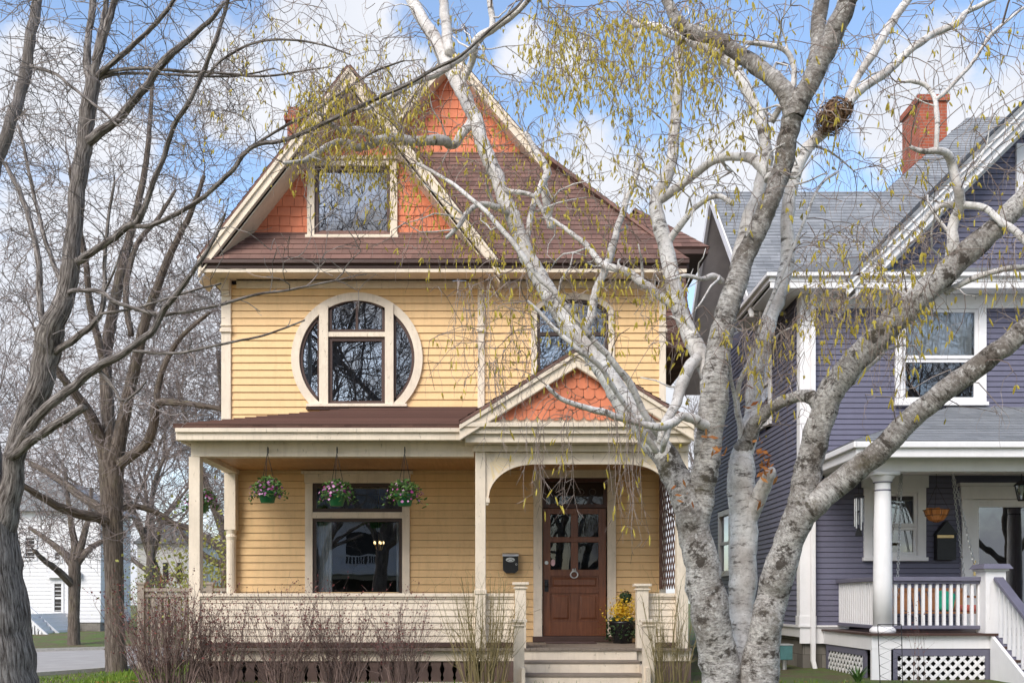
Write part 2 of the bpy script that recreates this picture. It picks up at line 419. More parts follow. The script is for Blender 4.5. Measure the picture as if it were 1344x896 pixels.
def m_road():
    m, nt, b = newmat('worn_asphalt'); v = coords(nt, 'Object', (1,1,1))
    c = mix(nt, noise_fac(nt, v, 1.2, 8, .7), (.31,.285,.265), (.40,.375,.35)); c = mix(nt, mul(nt, noise_fac(nt, v, 60, 4, .6), .4), c, (.22,.205,.19))
    lk(nt, c, b.inputs['Base Color']); b.inputs['Roughness'].default_value = .9; return m
M['ground'] = m_ground(); M['road'] = m_road(); M['concrete'] = m_plain('concrete', (.42,.40,.37), .9)
M['grass'] = m_var('grass_blade', (.10,.19,.02), (.22,.30,.05), .6, .2, .3)

# ------------------------------------------------------------------ camera, world, sun
cam = bpy.data.objects.new('camera', bpy.data.cameras.new('camera')); C.objects.link(cam); S.camera = cam
cam.location = (0, 0, EZ); cam.rotation_euler = (rad(90), 0, 0)
cam.data.sensor_fit = 'HORIZONTAL'; cam.data.sensor_width = 36; cam.data.lens = 36 * F / 1344
cam.data.shift_x = (672 - CX) / 1344; cam.data.shift_y = (CY - 448) / 1344
cam.data.clip_start = .1; cam.data.clip_end = 2000

SUN_EL, SUN_AZ = rad(40), rad(214)     # azimuth clockwise from +Y: behind the camera, to the left
sd = Vector((math.sin(SUN_AZ)*math.cos(SUN_EL), math.cos(SUN_AZ)*math.cos(SUN_EL), math.sin(SUN_EL)))
sl = bpy.data.lights.new('sun', 'SUN'); sl.energy = 1.75; sl.angle = rad(34); sl.color = (1, .94, .86)
so = bpy.data.objects.new('sun', sl); C.objects.link(so); so.rotation_euler = (-sd).to_track_quat('-Z', 'Y').to_euler(); so.location = sd * 60

W = bpy.data.worlds.new('World'); S.world = W; W.use_nodes = True; nt = W.node_tree
bg = nt.nodes['Background']; sky = nd(nt, 'ShaderNodeTexSky', sky_type='NISHITA', sun_disc=False)
sky.sun_elevation = SUN_EL; sky.sun_rotation = SUN_AZ; sky.air_density = 1.0; sky.dust_density = 1.3; sky.ozone_density = 1.1
tc = nd(nt, 'ShaderNodeTexCoord'); d = tc.outputs['Generated']
dens = None
# cumulus banks: (px, py, radius in direction units, weight)
for px, py, r, w in ((430,75,.115,1.0),(520,120,.09,.8),(330,110,.12,.7),(50,115,.09,.85),(160,190,.08,.6),(750,85,.055,.75),(690,70,.05,.7),(770,240,.13,.55),(1240,100,.10,.75),(1320,150,.12,.85),(1170,180,.06,.5),
                     (980,245,.10,.85),(920,300,.09,.9),(40,510,.37,.95),(330,470,.22,.8),(900,620,.25,1.0)):
    v = Vector(((px-CX)/F, 1, (CY-py)/F)).normalized()
    ds = nd(nt, 'ShaderNodeVectorMath', operation='DISTANCE'); ds.inputs[1].default_value = v; lk(nt, d, ds.inputs[0])
    mr = nd(nt, 'ShaderNodeMapRange', interpolation_type='SMOOTHSTEP'); mr.inputs[1].default_value = 0; mr.inputs[2].default_value = r; mr.inputs[3].default_value = w; mr.inputs[4].default_value = 0
    lk(nt, ds.outputs['Value'], mr.inputs[0])
    if dens is None: dens = mr.outputs[0]
    else:
        mx = nd(nt, 'ShaderNodeMath', operation='MAXIMUM'); lk(nt, dens, mx.inputs[0]); lk(nt, mr.outputs[0], mx.inputs[1]); dens = mx.outputs[0]
mpc = nd(nt, 'ShaderNodeMapping'); mpc.inputs['Scale'].default_value = (1, 1, 1.5); lk(nt, d, mpc.inputs['Vector'])
n1 = nd(nt, 'ShaderNodeTexNoise', Scale=7.0, Detail=10, Roughness=.6); lk(nt, mpc.outputs[0], n1.inputs['Vector'])
nm = nd(nt, 'ShaderNodeMath', operation='MULTIPLY_ADD'); nm.inputs[1].default_value = 1.8; nm.inputs[2].default_value = -.9; lk(nt, n1.outputs['Fac'], nm.inputs[0])
# broken cloud over the rest of the sky dome
n2 = nd(nt, 'ShaderNodeTexNoise', Scale=2.0, Detail=4, Roughness=.5); lk(nt, mpc.outputs[0], n2.inputs['Vector'])
back = nd(nt, 'ShaderNodeSeparateXYZ'); lk(nt, d, back.inputs[0])
bm = nd(nt, 'ShaderNodeMapRange'); bm.inputs[1].default_value = .35; bm.inputs[2].default_value = -.3; bm.clamp = True; bm.inputs[3].default_value = 0; bm.inputs[4].default_value = .40; lk(nt, back.outputs['Y'], bm.inputs[0])
b2 = nd(nt, 'ShaderNodeMath', operation='MAXIMUM'); lk(nt, dens, b2.inputs[0]); lk(nt, bm.outputs[0], b2.inputs[1])
sm = nd(nt, 'ShaderNodeMath', operation='ADD'); lk(nt, b2.outputs[0], sm.inputs[0]); lk(nt, nm.outputs[0], sm.inputs[1])
ms = nd(nt, 'ShaderNodeMapRange', interpolation_type='SMOOTHSTEP'); ms.inputs[1].default_value = .26; ms.inputs[2].default_value = .62; lk(nt, sm.outputs[0], ms.inputs[0])
n3 = nd(nt, 'ShaderNodeTexNoise', Scale=11.0, Detail=6, Roughness=.55); lk(nt, mpc.outputs[0], n3.inputs['Vector'])
cc = mix(nt, n3.outputs['Fac'], (2.25, 2.45, 2.85), (3.45, 3.45, 3.55))
lk(nt, mix(nt, ms.outputs[0], sky.outputs[0], cc), bg.inputs['Color']); bg.inputs['Strength'].default_value = .15
S.view_settings.view_transform = 'Standard'; S.view_settings.look = 'None'; S.view_settings.exposure = 1.03; S.view_settings.gamma = 1; S.view_settings.use_curve_mapping = False
S.cycles.max_bounces = 8; S.cycles.transparent_max_bounces = 24; S.cycles.use_denoising = True; S.cycles.sample_clamp_indirect = 6

# ------------------------------------------------------------------ ground
def sst(a, b, x): t = min(1, max(0, (x-a)/(b-a))); return t*t*(3-2*t)
def H(x, y):
    z = -.55 * sst(11.6, 3.0, y)
    l = -.85 * sst(-4.9, -9.5, x)
    z = min(z, l) if x < -4.9 else z
    if x < -9: z += .35 * sst(39, 47, y)
    z += .025 * mnoise.noise(Vector((x*.7, y*.7, 0)))
    return z
g = MB(); xs = np.concatenate([np.linspace(-200, -25, 10), np.linspace(-24, 24, 97), np.linspace(25, 200, 10)])
ys = np.concatenate([np.linspace(-120, -5, 10), np.linspace(-4, 50, 109), np.linspace(55, 300, 14)])
nx = len(xs)
for y in ys:
    for x in xs: g.v.append((x, y, H(x, y)))
for j in range(len(ys)-1):
    for i in range(nx-1):
        g.f.append((j*nx+i, j*nx+i+1, (j+1)*nx+i+1, (j+1)*nx+i)); g.m.append(0)
        for q in g.f[-1]: g.uv.append((g.v[q][0], g.v[q][1]))
struct(g.build('ground', M['ground'], smooth=True))
def road_pt(px, py): 
    Y = 1.94*F/(py-CY); return Vector((X(px, Y), Y, -.815))
def ext(a, b, k): return a + (b - a)*k
n0, n1_, f0, f1 = road_pt(45, 887), road_pt(180, 877), road_pt(45, 856), road_pt(180, 852)
rd = MB(); rd.face([ext(n0, n1_, -14), ext(n0, n1_, 6), ext(f0, f1, 5), ext(f0, f1, -14)]); struct(rd.build('road', M['road']))
kb = MB(); kb.bar(ext(f0, f1, -10) + Vector((0,.1,.03)), ext(f0, f1, 4) + Vector((0,.1,.03)), .18, .16); struct(kb.build('kerb', M['concrete']))
kb = MB(); kb.bar(ext(n0, n1_, -10), ext(n0, n1_, 5), .16, .14); struct(kb.build('kerb', M['concrete']))
fs = MB(); fs.box(-6, 6, -7.4, -5.8, -.9, -.52); struct(fs.build('pavement', M['concrete']))
fs = MB(); fs.box(-150, 150, -17, -9, -.9, -.54); struct(fs.build('road', M['road']))

gr = MB()
for _ in range(5200):
    Y = R.uniform(12.2, 27); px = R.uniform(20, 262); x = X(px, Y)
    if x > -4.6 and Y > 12.6: continue
    if x < -9.3 and Y > 23 + (x+11.8)*2.5: continue
    z = H(x, Y); h = R.uniform(.05, .12); a = R.uniform(0, 6.28); w = .008 + .0004*Y
    dx, dy = math.cos(a)*w, math.sin(a)*w
    gr.face([(x-dx, Y-dy, z-.01), (x+dx, Y+dy, z-.01), (x+R.uniform(-.05,.05), Y+R.uniform(-.05,.05), z+h)])
for _ in range(1500):
    Y = R.uniform(11.4, 12.5); x = R.uniform(-4.3, 4.6); z = H(x, Y); h = R.uniform(.04, .10); a = R.uniform(0, 6.28); dx, dy = math.cos(a)*.012, math.sin(a)*.012
    gr.face([(x-dx, Y-dy, z-.01), (x+dx, Y+dy, z-.01), (x+R.uniform(-.04,.04), Y+R.uniform(-.04,.04), z+h)])
o = gr.build('grass', M['grass']); o['kind'] = 'stuff'; o['label'] = 'short spring grass on the lawn beside the porch'; o['category'] = 'grass'

# ------------------------------------------------------------------ yellow house
XL, XR = X(300), X(870)
H1 = thing('yellow_house', 'yellow clapboard house with orange shingled gables, round window and red wooden door', 'house', ((XL+XR)/2, YW, 0))
def P2(px, py): return (X(px), Z(py))
RC = (X(469), Z(471)); RO, RI = 86/85.8, 75.5/85.8
holes_rects = [(X(404), X(535), Z(774), Z(631)), (X(704), X(805), Z(842), Z(622)), (X(700), X(803), Z(505), Z(414))]
def front_holes(v, v0, v1):
    out = [(a, b) for a, b, c, d_ in holes_rects if v1 > c and v0 < d_]
    if v1 > Z(414) and v < Z(414)+.30:
        h = ((X(806)-X(697))/2-.03)*math.sqrt(max(0, 1-((v-Z(414))/.315)**2)); c_ = (X(697)+X(806))/2; out.append((c_-h, c_+h))
    if Z(531)-.02 < v < RC[1] + RO - .04:
        h = math.sqrt(max(0, (RO-.05)**2 - (v-RC[1])**2)); out.append((RC[0]-h, RC[0]+h))
    return out
w = MB(); courses(w, (0, YW, 0), (1,0,0), (0,0,1), (0,-1,0), [(XL, .42), (XR, .42), (XR, Z(374)), (XL, Z(374))], .113, .017, front_holes, split=3.6, groove=.005)
w.build('wall', M['yellow'], H1)
w = MB()                                        # side walls, rear wall and the gable ends' hidden backs
courses(w, (XR, YW, 0), (0,1,0), (0,0,1), (1,0,0), [(0,.42),(11,.42),(11,6.0),(0,6.0)], .113, .016)
courses(w, (XL, YW, 0), (0,1,0), (0,0,1), (-1,0,0), [(0,.42),(11,.42),(11,6.0),(0,6.0)], .113, .016)
w.box(XL+.02, XR-.02, YW+10.9, YW+11, .4, 6); w.build('wall', M['yellow'], H1)
w = MB(); w.box(XL+.03, XR-.03, YW+.03, YW+10.9, -.3, .42); w.build('foundation', M['stone'], H1)

# gable wall with attic window, rakes, roofs
YE = 14.36; zE = Z(340, YE)
gx, gz = X(458, YE), Z(84, YE); gL, gR, gb = X(260, YE), X(656, YE), Z(337, YE)
gp = (gz-gb)/(gx-gL)
w = MB()
zt = Z(322); ap = gz - .20
tri = [(gx-(ap-zt)/gp, zt), (gx+(ap-zt)/gp, zt), (gx, ap)]
rects_g = (X(408), X(519), Z(309), Z(217))
def cutrect(poly, r):
    x0, x1, z0, z1 = r
    return [clip(poly, -1,0,x0), clip(poly, 1,0,-x1), clip(clip(clip(poly,1,0,-x0),-1,0,x1),0,-1,z0), clip(clip(clip(poly,1,0,-x0),-1,0,x1),0,1,-z1)]
for q in cutrect(tri, rects_g):
    if len(q) >= 3: shingles(w, (0, YW, 0), (1,0,0), (0,0,1), (0,-1,0), q, .152, (.11,.2), .014, .022)
w.build('gable_wall', M['orange'], H1)
def rake(mb, x0, z0, x1, z1, y, thick, drop, off=0.0):
    """board under a sloping roof edge: vertical depth 'drop', from y to y+thick"""
    mb.hexa([(x0,y,z0-off-drop),(x0,y,z0-off),(x0,y+thick,z0-off),(x0,y+thick,z0-off-drop)], [(x1,y,z1-off-drop),(x1,y,z1-off),(x1,y+thick,z1-off),(x1,y+thick,z1-off-drop)])
w = MB()
for s in (-1, 1):
    bx = gx + s*(gz-gb)/gp
    rake(w, bx, gb, gx, gz, YE, .045, .24, .06); rake(w, bx, gb, gx, gz, YE-.03, .028, .075, .055); rake(w, bx, gb, gx, gz, YE-.018, .016, .03, .26)
w.build('rake_board', M['cream'], H1)
w = MB()
for s in (-1, 1):
    bx = gx + s*(gz-gb)/gp; rake(w, bx, gb, gx, gz, YE+.05, YW-YE-.02, .02, .34)
w.build('soffit', M['cream'], H1)
# roof planes
def roof_plane(mb, O, U, V, poly, step=.14, lip=.009, thick=.05):
    U, V = Vector(U).normalized(), Vector(V).normalized(); N = U.cross(V).normalized()
    courses(mb, O, U, V, N, poly, step, lip)
    O = Vector(O); mb.face([O + U*p[0] + V*p[1] - N*thick for p in ccw(poly)][::-1])
    q = ccw(poly)
    for i in range(len(q)):
        j = (i+1) % len(q); a = O + U*q[i][0] + V*q[i][1]; b = O + U*q[j][0] + V*q[j][1]
        mb.face([a - N*thick, b - N*thick, b, a])
r = MB()
sl_ = math.hypot(gx-gL, gz-gb)
roof_plane(r, (gx+(gz-gb)/gp+.02, YE-.03, gb-.02), (0,1,0), (gL-gx, 0, gz-gb), [(0,0),(3.3,0),(3.3,sl_),(0,sl_)])
roof_plane(r, (gL-.02, 17.7, gb-.02), (0,-1,0), (gx-gL, 0, gz-gb), [(0,0),(3.36,0),(3.36,sl_),(0,sl_)])
# pent roof below the gable
roof_plane(r, (0, YE, zE), (1,0,0), (0, YW-YE, Z(320)-zE), [(gL+.06,0),(gR-.04,0),(gR-.04,.66),(gL+.06,.66)], .13)
# main hipped roof with a gablet
eL, eR = -4.5, X(905, YE); xc = (eL+eR)/2; hw = (eR-eL)/2; pt = 1.167; hip = 2.24; Yg = YE+hip; zr = zE + hw*pt
sv = math.hypot(1, pt)
roof_plane(r, (0, YE, zE), (1,0,0), (0,1,pt), [(eL,0),(eR,0),(eR-hip,hip*sv),(eL+hip,hip*sv)])
YB = YW+11.4
roof_plane(r, (eR, 0, zE), (0,1,0), (-1,0,pt), [(YE,0),(YB,0),(YB,hw*sv),(Yg-.28,hw*sv),(Yg-.28,hip*sv)])
roof_plane(r, (eL, 0, zE), (0,-1,0), (1,0,pt), [(-YE,0),(-YB,0),(-YB,hw*sv),(-Yg+.28,hw*sv),(-Yg+.28,hip*sv)])
r.build('roof', M['brownroof'], H1)
w = MB(); zg = zE + hip*pt; gw = hw-hip
shingles(w, (0, Yg, 0), (1,0,0), (0,0,1), (0,-1,0), [(xc-gw-.03,zg-.02),(xc+gw+.03,zg-.02),(xc,zr-.04)], .152, (.12,.2), .014, .02)
w.build('gablet_wall', M['orange'], H1)
w = MB()
for s in (-1, 1):
    bx = xc + s*(gw+.16); zb = zr - (gw+.16)*pt
    rake(w, bx, zb, xc, zr, Yg-.32, .04, .20, .05); rake(w, bx, zb, xc, zr, Yg-.35, .03, .06, .045)
w.build('rake_board', M['cream'], H1)
w = MB()
for s in (-1, 1):
    bx = xc + s*(gw+.1); zb = zr - (gw+.1)*pt; rake(w, bx, zb, xc, zr, Yg-.27, .26, .02, .24)
w.build('soffit', M['cream'], H1)
# eave: gutter, fascia, soffit, scalloped band, frieze
w = MB(); zs = 5.965
w.box(eL+.03, eR-.03, YE+.0, YE+.05, zE-.135, zE-.03); w.box(eL+.01, eR-.01, YE-.05, YE-.002, zE-.075, zE-.02)
w.box(eL, eL+.05, YE+.052, YB, zE-.135, zE-.03); w.box(eR-.05, eR, YE+.052, YB, zE-.135, zE-.03)
w.build('gutter', M['browntrim'], H1, bevel=.008)
w = MB(); w.box(eL+.04, eR-.04, YE+.01, YE+.06, zs-.03, zE-.14); w.box(eL+.05, eR-.05, YE+.062, YW-.012, zs, zs+.02)
w.box(eL+.05, XL-.03, YW-.01, YB, zs, zs+.02); w.box(XR+.03, eR-.05, YW-.01, YB, zs, zs+.02)
w.box(XL+.13, XR-.13, YW-.035, YW, Z(379), Z(370)); w.box(XL+.13, XR-.13, YW-.05, YW-.037, Z(372.2), Z(370))
w.build('soffit', M['cream'], H1)
w = MB(); n = 96
for i in range(n):
    a = XL+.14 + (XR-XL-.28)*i/n; b = XL+.14 + (XR-XL-.28)*(i+1)/n
    w.prism([(a, zs-.004), (b, zs-.004), (b, Z(366)), ((a+b)/2, Z(369.2)), (a, Z(366))], YW-.09, YW-.06)
w.build('scalloped_band', M['browntrim'], H1)
# corner boards with turned brackets
def corner_board(x0, x1, zb, bracket=True):
    b = MB(); b.box(x0, x1, YW-.045, YW+.01, zb, Z(366))
    if bracket:
        c = (x0+x1)/2; k = (x1-x0)/2
        b.box(c-k-.015, c+k+.015, YW-.075, YW-.047, Z(437), Z(432)); b.box(c-k-.01, c+k+.01, YW-.065, YW-.047, Z(429), Z(427))
        b.box(c-k-.015, c+k+.015, YW-.12, YW-.047, Z(366), Z(360)); b.box(c-k+.01, c+k-.01, YW-.12, YW-.047, Z(383), Z(366.3)); b.box(c-k+.02, c+k-.02, YW-.08, YW-.047, Z(390), Z(383.3))
    return b
corner_board(XL-.10, XL+.045, Z(620)).build('corner_board', M['cream'], H1, bevel=.004)
corner_board(X(627), X(636), Z(540)).build('corner_board', M['cream'], H1, bevel=.004)
corner_board(XR-.06, XR+.04, .45).build('corner_board', M['cream'], H1, bevel=.004)

# windows ----------------------------------------------------------------
def frame_rect(mb, x0, x1, z0, z1, t, y0, y1):
    mb.box(x0, x0+t, y0, y1, z0, z1); mb.box(x1-t, x1, y0, y1, z0, z1); mb.box(x0+t, x1-t, y0, y1, z1-t, z1); mb.box(x0+t, x1-t, y0, y1, z0, z0+t)
def room(parent, x0, x1, z0, z1, y, dep=2.6, pad=.4):
    b = MB(); x0 -= pad; x1 += pad; z0 -= pad; z1 += pad*.5
    a = [(x0,y,z0),(x1,y,z0),(x1,y,z1),(x0,y,z1)]; c = [(p[0], y+dep, p[2]) for p in a]
    b.face(c)
    for i in range(4): j = (i+1) % 4; b.face([a[i], c[i], c[j], a[j]])
    b.build('interior', M['room'], parent)
def pane(parent, x0, x1, z0, z1, y, m='glass'):
    b = MB(); b.face([(x0,y,z0),(x1,y,z0),(x1,y,z1),(x0,y,z1)]); return b.build('pane', M[m], parent)
def curtain(parent, x0, x1, z0, z1, y, folds=7, m='sheer'):
    b = MB(); n = 40
    for i in range(n):
        a, c = i/n, (i+1)/n
        f = lambda t: (x0+(x1-x0)*t, y + .03*math.sin(t*folds*6.28) + .012*math.sin(t*29))
        p, q = f(a), f(c); b.face([(p[0],p[1],z0),(q[0],q[1],z0),(q[0],q[1],z1),(p[0],p[1],z1)])
    b.build('curtain', M[m], parent, smooth=True)
# attic window
b = MB(); x0, x1, z0, z1 = X(404), X(522), Z(311), Z(212)
b.box(x0, x0+.11, YW-.06, YW+.02, z0, z1); b.box(x1-.11, x1, YW-.06, YW+.02, z0, z1); b.box(x0+.11, x1-.11, YW-.06, YW+.02, z1-.09, z1)
b.box(x0-.03, x1+.03, YW-.09, YW+.02, z1+.002, z1+.05); b.box(x0-.02, x1+.02, YW-.12, YW+.02, z0-.05, z0-.002)
wi = b.build('window', M['cream'], H1, bevel=.004)
b = MB(); frame_rect(b, x0+.11, x1-.11, z0, z1-.09, .055, YW-.02, YW+.05); b.build('sash', M['browntrim'], wi)
pane(wi, x0+.16, x1-.16, z0+.05, z1-.14, YW+.025, 'skyglass'); room(wi, x0+.1, x1-.1, z0+.02, z1-.1, YW+.08, 1.6, .04)
# round window
b = MB(); zsill = Z(531); n = 64
def arc(r, a0, a1, n, c=RC): return [(c[0]+r*math.cos(a0+(a1-a0)*i/n), c[1]+r*math.sin(a0+(a1-a0)*i/n)) for i in range(n+1)]
ao = math.asin((zsill-RC[1])/RO); ai = math.asin((zsill-RC[1])/RI)
po = arc(RO, ao, math.pi-ao, n); pi_ = arc(RI, ai, math.pi-ai, n)
for y0, y1, pa, pb in ((YW-.055, YW+.03, po, pi_),):
    for i in range(n):
        b.hexa([(pa[i][0],y0,pa[i][1]),(pa[i+1][0],y0,pa[i+1][1]),(pb[i+1][0],y0,pb[i+1][1]),(pb[i][0],y0,pb[i][1])], [(pa[i][0],y1,pa[i][1]),(pa[i+1][0],y1,pa[i+1][1]),(pb[i+1][0],y1,pb[i+1][1]),(pb[i][0],y1,pb[i][1])])
m1, m2, m3, m4 = X(420), X(431.5), X(506), X(517)
for a, c in ((m1, m2), (m3, m4)):
    h = math.sqrt(RO**2 - max(abs(a-RC[0]), abs(c-RC[0]))**2) - .02
    b.box(a, c, YW-.075, YW+.04, zsill, RC[1]+h)
b.box(m2, m3, YW-.065, YW+.04, Z(443), Z(437))
b.prism([(m2, Z(399)), (m3, Z(399)), (m3, RC[1]+.86), (RC[0]+.2, RC[1]+.92), (RC[0]-.2, RC[1]+.92), (m2, RC[1]+.86)], YW-.045, YW+.035) if False else None
wi = b.build('round_window', M['cream'], H1)
b = MB(); b.box(X(404), X(535), YW-.13, YW+.02, zsill-.05, zsill-.004); b.build('sill', M['cream'], wi, bevel=.005)
b = MB(); b.box(X(403), X(536), YW-.10, YW+.02, zsill-.085, zsill-.053); b.build('sill', M['browntrim'], wi)
b = MB(); frame_rect(b, m2+.002, m3-.002, zsill, Z(443.3), .055, YW-.03, YW+.03)
# arched upper sash: straight jambs, segmental head
zs0, zs1, rise = Z(436.7), Z(404), Z(391)-Z(404); cx = (m2+m3)/2; hwid = (m3-m2)/2-.002
def seg(x, k=0.0): t = (x-cx)/hwid; return zs1 + rise*(1-t*t) - k
b.box(m2+.002, m2+.05, YW-.03, YW+.03, zs0, zs1); b.box(m3-.05, m3-.002, YW-.03, YW+.03, zs0, zs1); b.box(m2+.05, m3-.05, YW-.03, YW+.03, zs0, zs0+.045); b.box(cx-.018, cx+.018, YW-.028, YW+.03, zs0+.045, seg(cx, .04))
for i in range(16):
    xa, xb = cx-hwid+2*hwid*i/16, cx-hwid+2*hwid*(i+1)/16
    b.hexa([(xa,YW-.03,seg(xa)),(xb,YW-.03,seg(xb)),(xb,YW-.03,seg(xb,.055)),(xa,YW-.03,seg(xa,.055))], [(xa,YW+.03,seg(xa)),(xb,YW+.03,seg(xb)),(xb,YW+.03,seg(xb,.055)),(xa,YW+.03,seg(xa,.055))])
b.build('sash', M['browntrim'], wi)
b = MB()                                        # cream spandrel between the arched sash and the ring
for i in range(16):
    xa, xb = cx-hwid+2*hwid*i/16, cx-hwid+2*hwid*(i+1)/16
    ta = RC[1] + math.sqrt(RI**2-(xa-RC[0])**2) + .03; tb = RC[1] + math.sqrt(RI**2-(xb-RC[0])**2) + .03
    b.hexa([(xa,YW-.04,seg(xa)-.004),(xb,YW-.04,seg(xb)-.004),(xb,YW-.04,tb),(xa,YW-.04,ta)], [(xa,YW+.03,seg(xa)-.004),(xb,YW+.03,seg(xb)-.004),(xb,YW+.03,tb),(xa,YW+.03,ta)])
b.build('spandrel', M['cream'], wi)
def circ_pane(u0, u1):
    poly = arc(RI+.01, 0, 2*math.pi, 64)[:-1]; q = clip(clip(clip(poly, 1,0,-u0), -1,0,u1), 0,1,-zsill)
    b = MB(); b.face([(p[0], YW+.02, p[1]) for p in q]); b.build('pane', M['skyglass'], wi)
circ_pane(-9, m1+.01); circ_pane(m4-.01, 9); pane(wi, m2+.04, m3-.04, zsill+.04, Z(445), YW+.008, 'skyglass')
b = MB(); b.face([(m2+.03,YW+.006,zs0+.03)] + [(m3-.03,YW+.006,zs0+.03)] + [(x_, YW+.006, seg(x_, .03)) for x_ in (m3-.03, cx+.2, cx, cx-.2, m2+.03)]); b.build('pane', M['skyglass'], wi)
# brown sash strips round the side lights
b = MB()
for sgn in (1, -1):
    pa = arc(RI+.004, ai if sgn == 1 else math.pi-ai, (rad(62) if sgn == 1 else rad(118)), 24); pb = arc(RI-.045, ai if sgn == 1 else math.pi-ai, (rad(62) if sgn == 1 else rad(118)), 24)
    for i in range(24):
        if (pb[i][0]-RC[0])*sgn < abs(m4-RC[0])-.01: continue
        b.hexa([(pa[i][0],YW-.02,pa[i][1]),(pa[i+1][0],YW-.02,pa[i+1][1]),(pb[i+1][0],YW-.02,pb[i+1][1]),(pb[i][0],YW-.02,pb[i][1])], [(pa[i][0],YW+.03,pa[i][1]),(pa[i+1][0],YW+.03,pa[i+1][1]),(pb[i+1][0],YW+.03,pb[i+1][1]),(pb[i][0],YW+.03,pb[i][1])])
    e = m4 if sgn == 1 else m1; b.box(min(e, e+sgn*.035), max(e, e+sgn*.035), YW-.02, YW+.03, zsill, RC[1]+.62)
    b.build('sash', M['browntrim'], wi); b = MB()
room(wi, X(392), X(546), zsill, RC[1]+RI, YW+.06, 2.2); curtain(wi, X(392), X(406), zsill, RC[1]+.6, YW+.2, 2); curtain(wi, X(536), X(548), zsill, RC[1]+.6, YW+.2, 2)
# arched window over the entry gable
b = MB(); x0, x1 = X(697), X(806); zt_ = Z(393)
b.box(x0, x0+.09, YW-.05, YW+.02, Z(505), Z(414)); b.box(x1-.09, x1, YW-.05, YW+.02, Z(505), Z(414))
cx2 = (x0+x1)/2; hw2 = (x1-x0)/2
for i in range(20):
    A0, A1 = math.pi*i/20, math.pi*(i+1)/20
    q = lambda A, k: (cx2+(hw2-k)*math.cos(A), Z(414)+(.33-k)*math.sin(A))
    b.hexa([(q(A,k)[0],YW-.05,q(A,k)[1]) for A, k in ((A0,0),(A1,0),(A1,.09),(A0,.09))], [(q(A,k)[0],YW+.02,q(A,k)[1]) for A, k in ((A0,0),(A1,0),(A1,.09),(A0,.09))])
wi = b.build('arched_window', M['cream'], H1)
b = MB(); b.box(x0+.09, x0+.14, YW-.02, YW+.03, Z(505), Z(414)); b.box(x1-.14, x1-.09, YW-.02, YW+.03, Z(505), Z(414)); b.box(x0+.14, x1-.14, YW-.02, YW+.03, Z(441), Z(436))
for i in range(20):
    A0, A1 = math.pi*i/20, math.pi*(i+1)/20
    b.hexa([(q(A,k)[0],YW-.02,q(A,k)[1]) for A, k in ((A0,.09),(A1,.09),(A1,.135),(A0,.135))], [(q(A,k)[0],YW+.03,q(A,k)[1]) for A, k in ((A0,.09),(A1,.09),(A1,.135),(A0,.135))])
b.build('sash', M['darkframe'], wi)
b = MB(); b.face([(x0+.12,YW+.01,Z(505)),(x1-.12,YW+.01,Z(505))] + [(q(A,.12)[0],YW+.01,q(A,.12)[1]) for A in [math.pi*i/14 for i in range(15)]]); b.build('pane', M['skyglass'], wi)
room(wi, x0, x1, Z(505), Z(400), YW+.05, 2.2); curtain(wi, X(711), X(735), Z(505), Z(436), YW+.15, 4); curtain(wi, X(768), X(795), Z(505), Z(436), YW+.15, 4)
# front window on the porch
b = MB(); x0, x1, z0, z1 = X(401), X(538), Z(782), Z(634)
b.box(x0, x0+.115, YW-.045, YW+.02, z0, z1); b.box(x1-.115, x1, YW-.045, YW+.02, z0, z1)
b.box(x0-.01, x1+.01, YW-.05, YW+.02, z1+.001, Z(622)); b.box(x0-.05, x1+.05, YW-.10, YW+.02, Z(622)+.001, Z(618.5)); b.box(x0+.115, x1-.115, YW-.05, YW+.02, Z(680), Z(672))
b.box(x0-.03, x1+.03, YW-.09, YW+.02, z0-.05, z0-.001)
wi = b.build('window', M['cream'], H1, bevel=.004)
b = MB(); frame_rect(b, x0+.115, x1-.115, Z(672)+.001, z1, .055, YW-.02, YW+.04); b.build('sash', M['darkframe'], wi); b = MB(); frame_rect(b, x0+.115, x1-.115, z0, Z(680)-.001, .05, YW-.02, YW+.04); b.build('sash', M['darkframe'], wi)
pane(wi, x0+.16, x1-.16, Z(672)+.05, z1-.05, YW+.012); pane(wi, x0+.16, x1-.16, z0+.04, Z(680)-.045, YW+.012)
room(wi, x0, x1, z0, z1, YW+.07, 3.4); curtain(wi, X(416), X(434), z0, Z(684), YW+.13, 4); curtain(wi, X(519), X(526), z0, Z(684), YW+.13, 2)
ch = thing('chandelier', 'lit chandelier hanging inside the front porch window', 'chandelier', (X(497, 17), 17, Z(715, 17)))
b = MB(); c = ch.location; b.tube([c + Vector((0,0,1.0)), c + Vector((0,0,-.1))], [.008]*2, 6)
for k in range(5):
    a = k*1.256; e = c + Vector((.085*math.cos(a), .085*math.sin(a), .02)); b.tube([c + Vector((0,0,-.08)), c + Vector((.05*math.cos(a), .05*math.sin(a), -.08)), e], [.008]*3, 6)
b.build('frame', M['brass'], ch)
for k in range(5):
    a = k*1.256; e = c + Vector((.085*math.cos(a), .085*math.sin(a), .02)); b = MB(); b.lathe([(.010,0),(.015,.02),(.010,.04),(.002,.05)], e, 8); b.build('bulb', M['bulb'], ch, smooth=True)
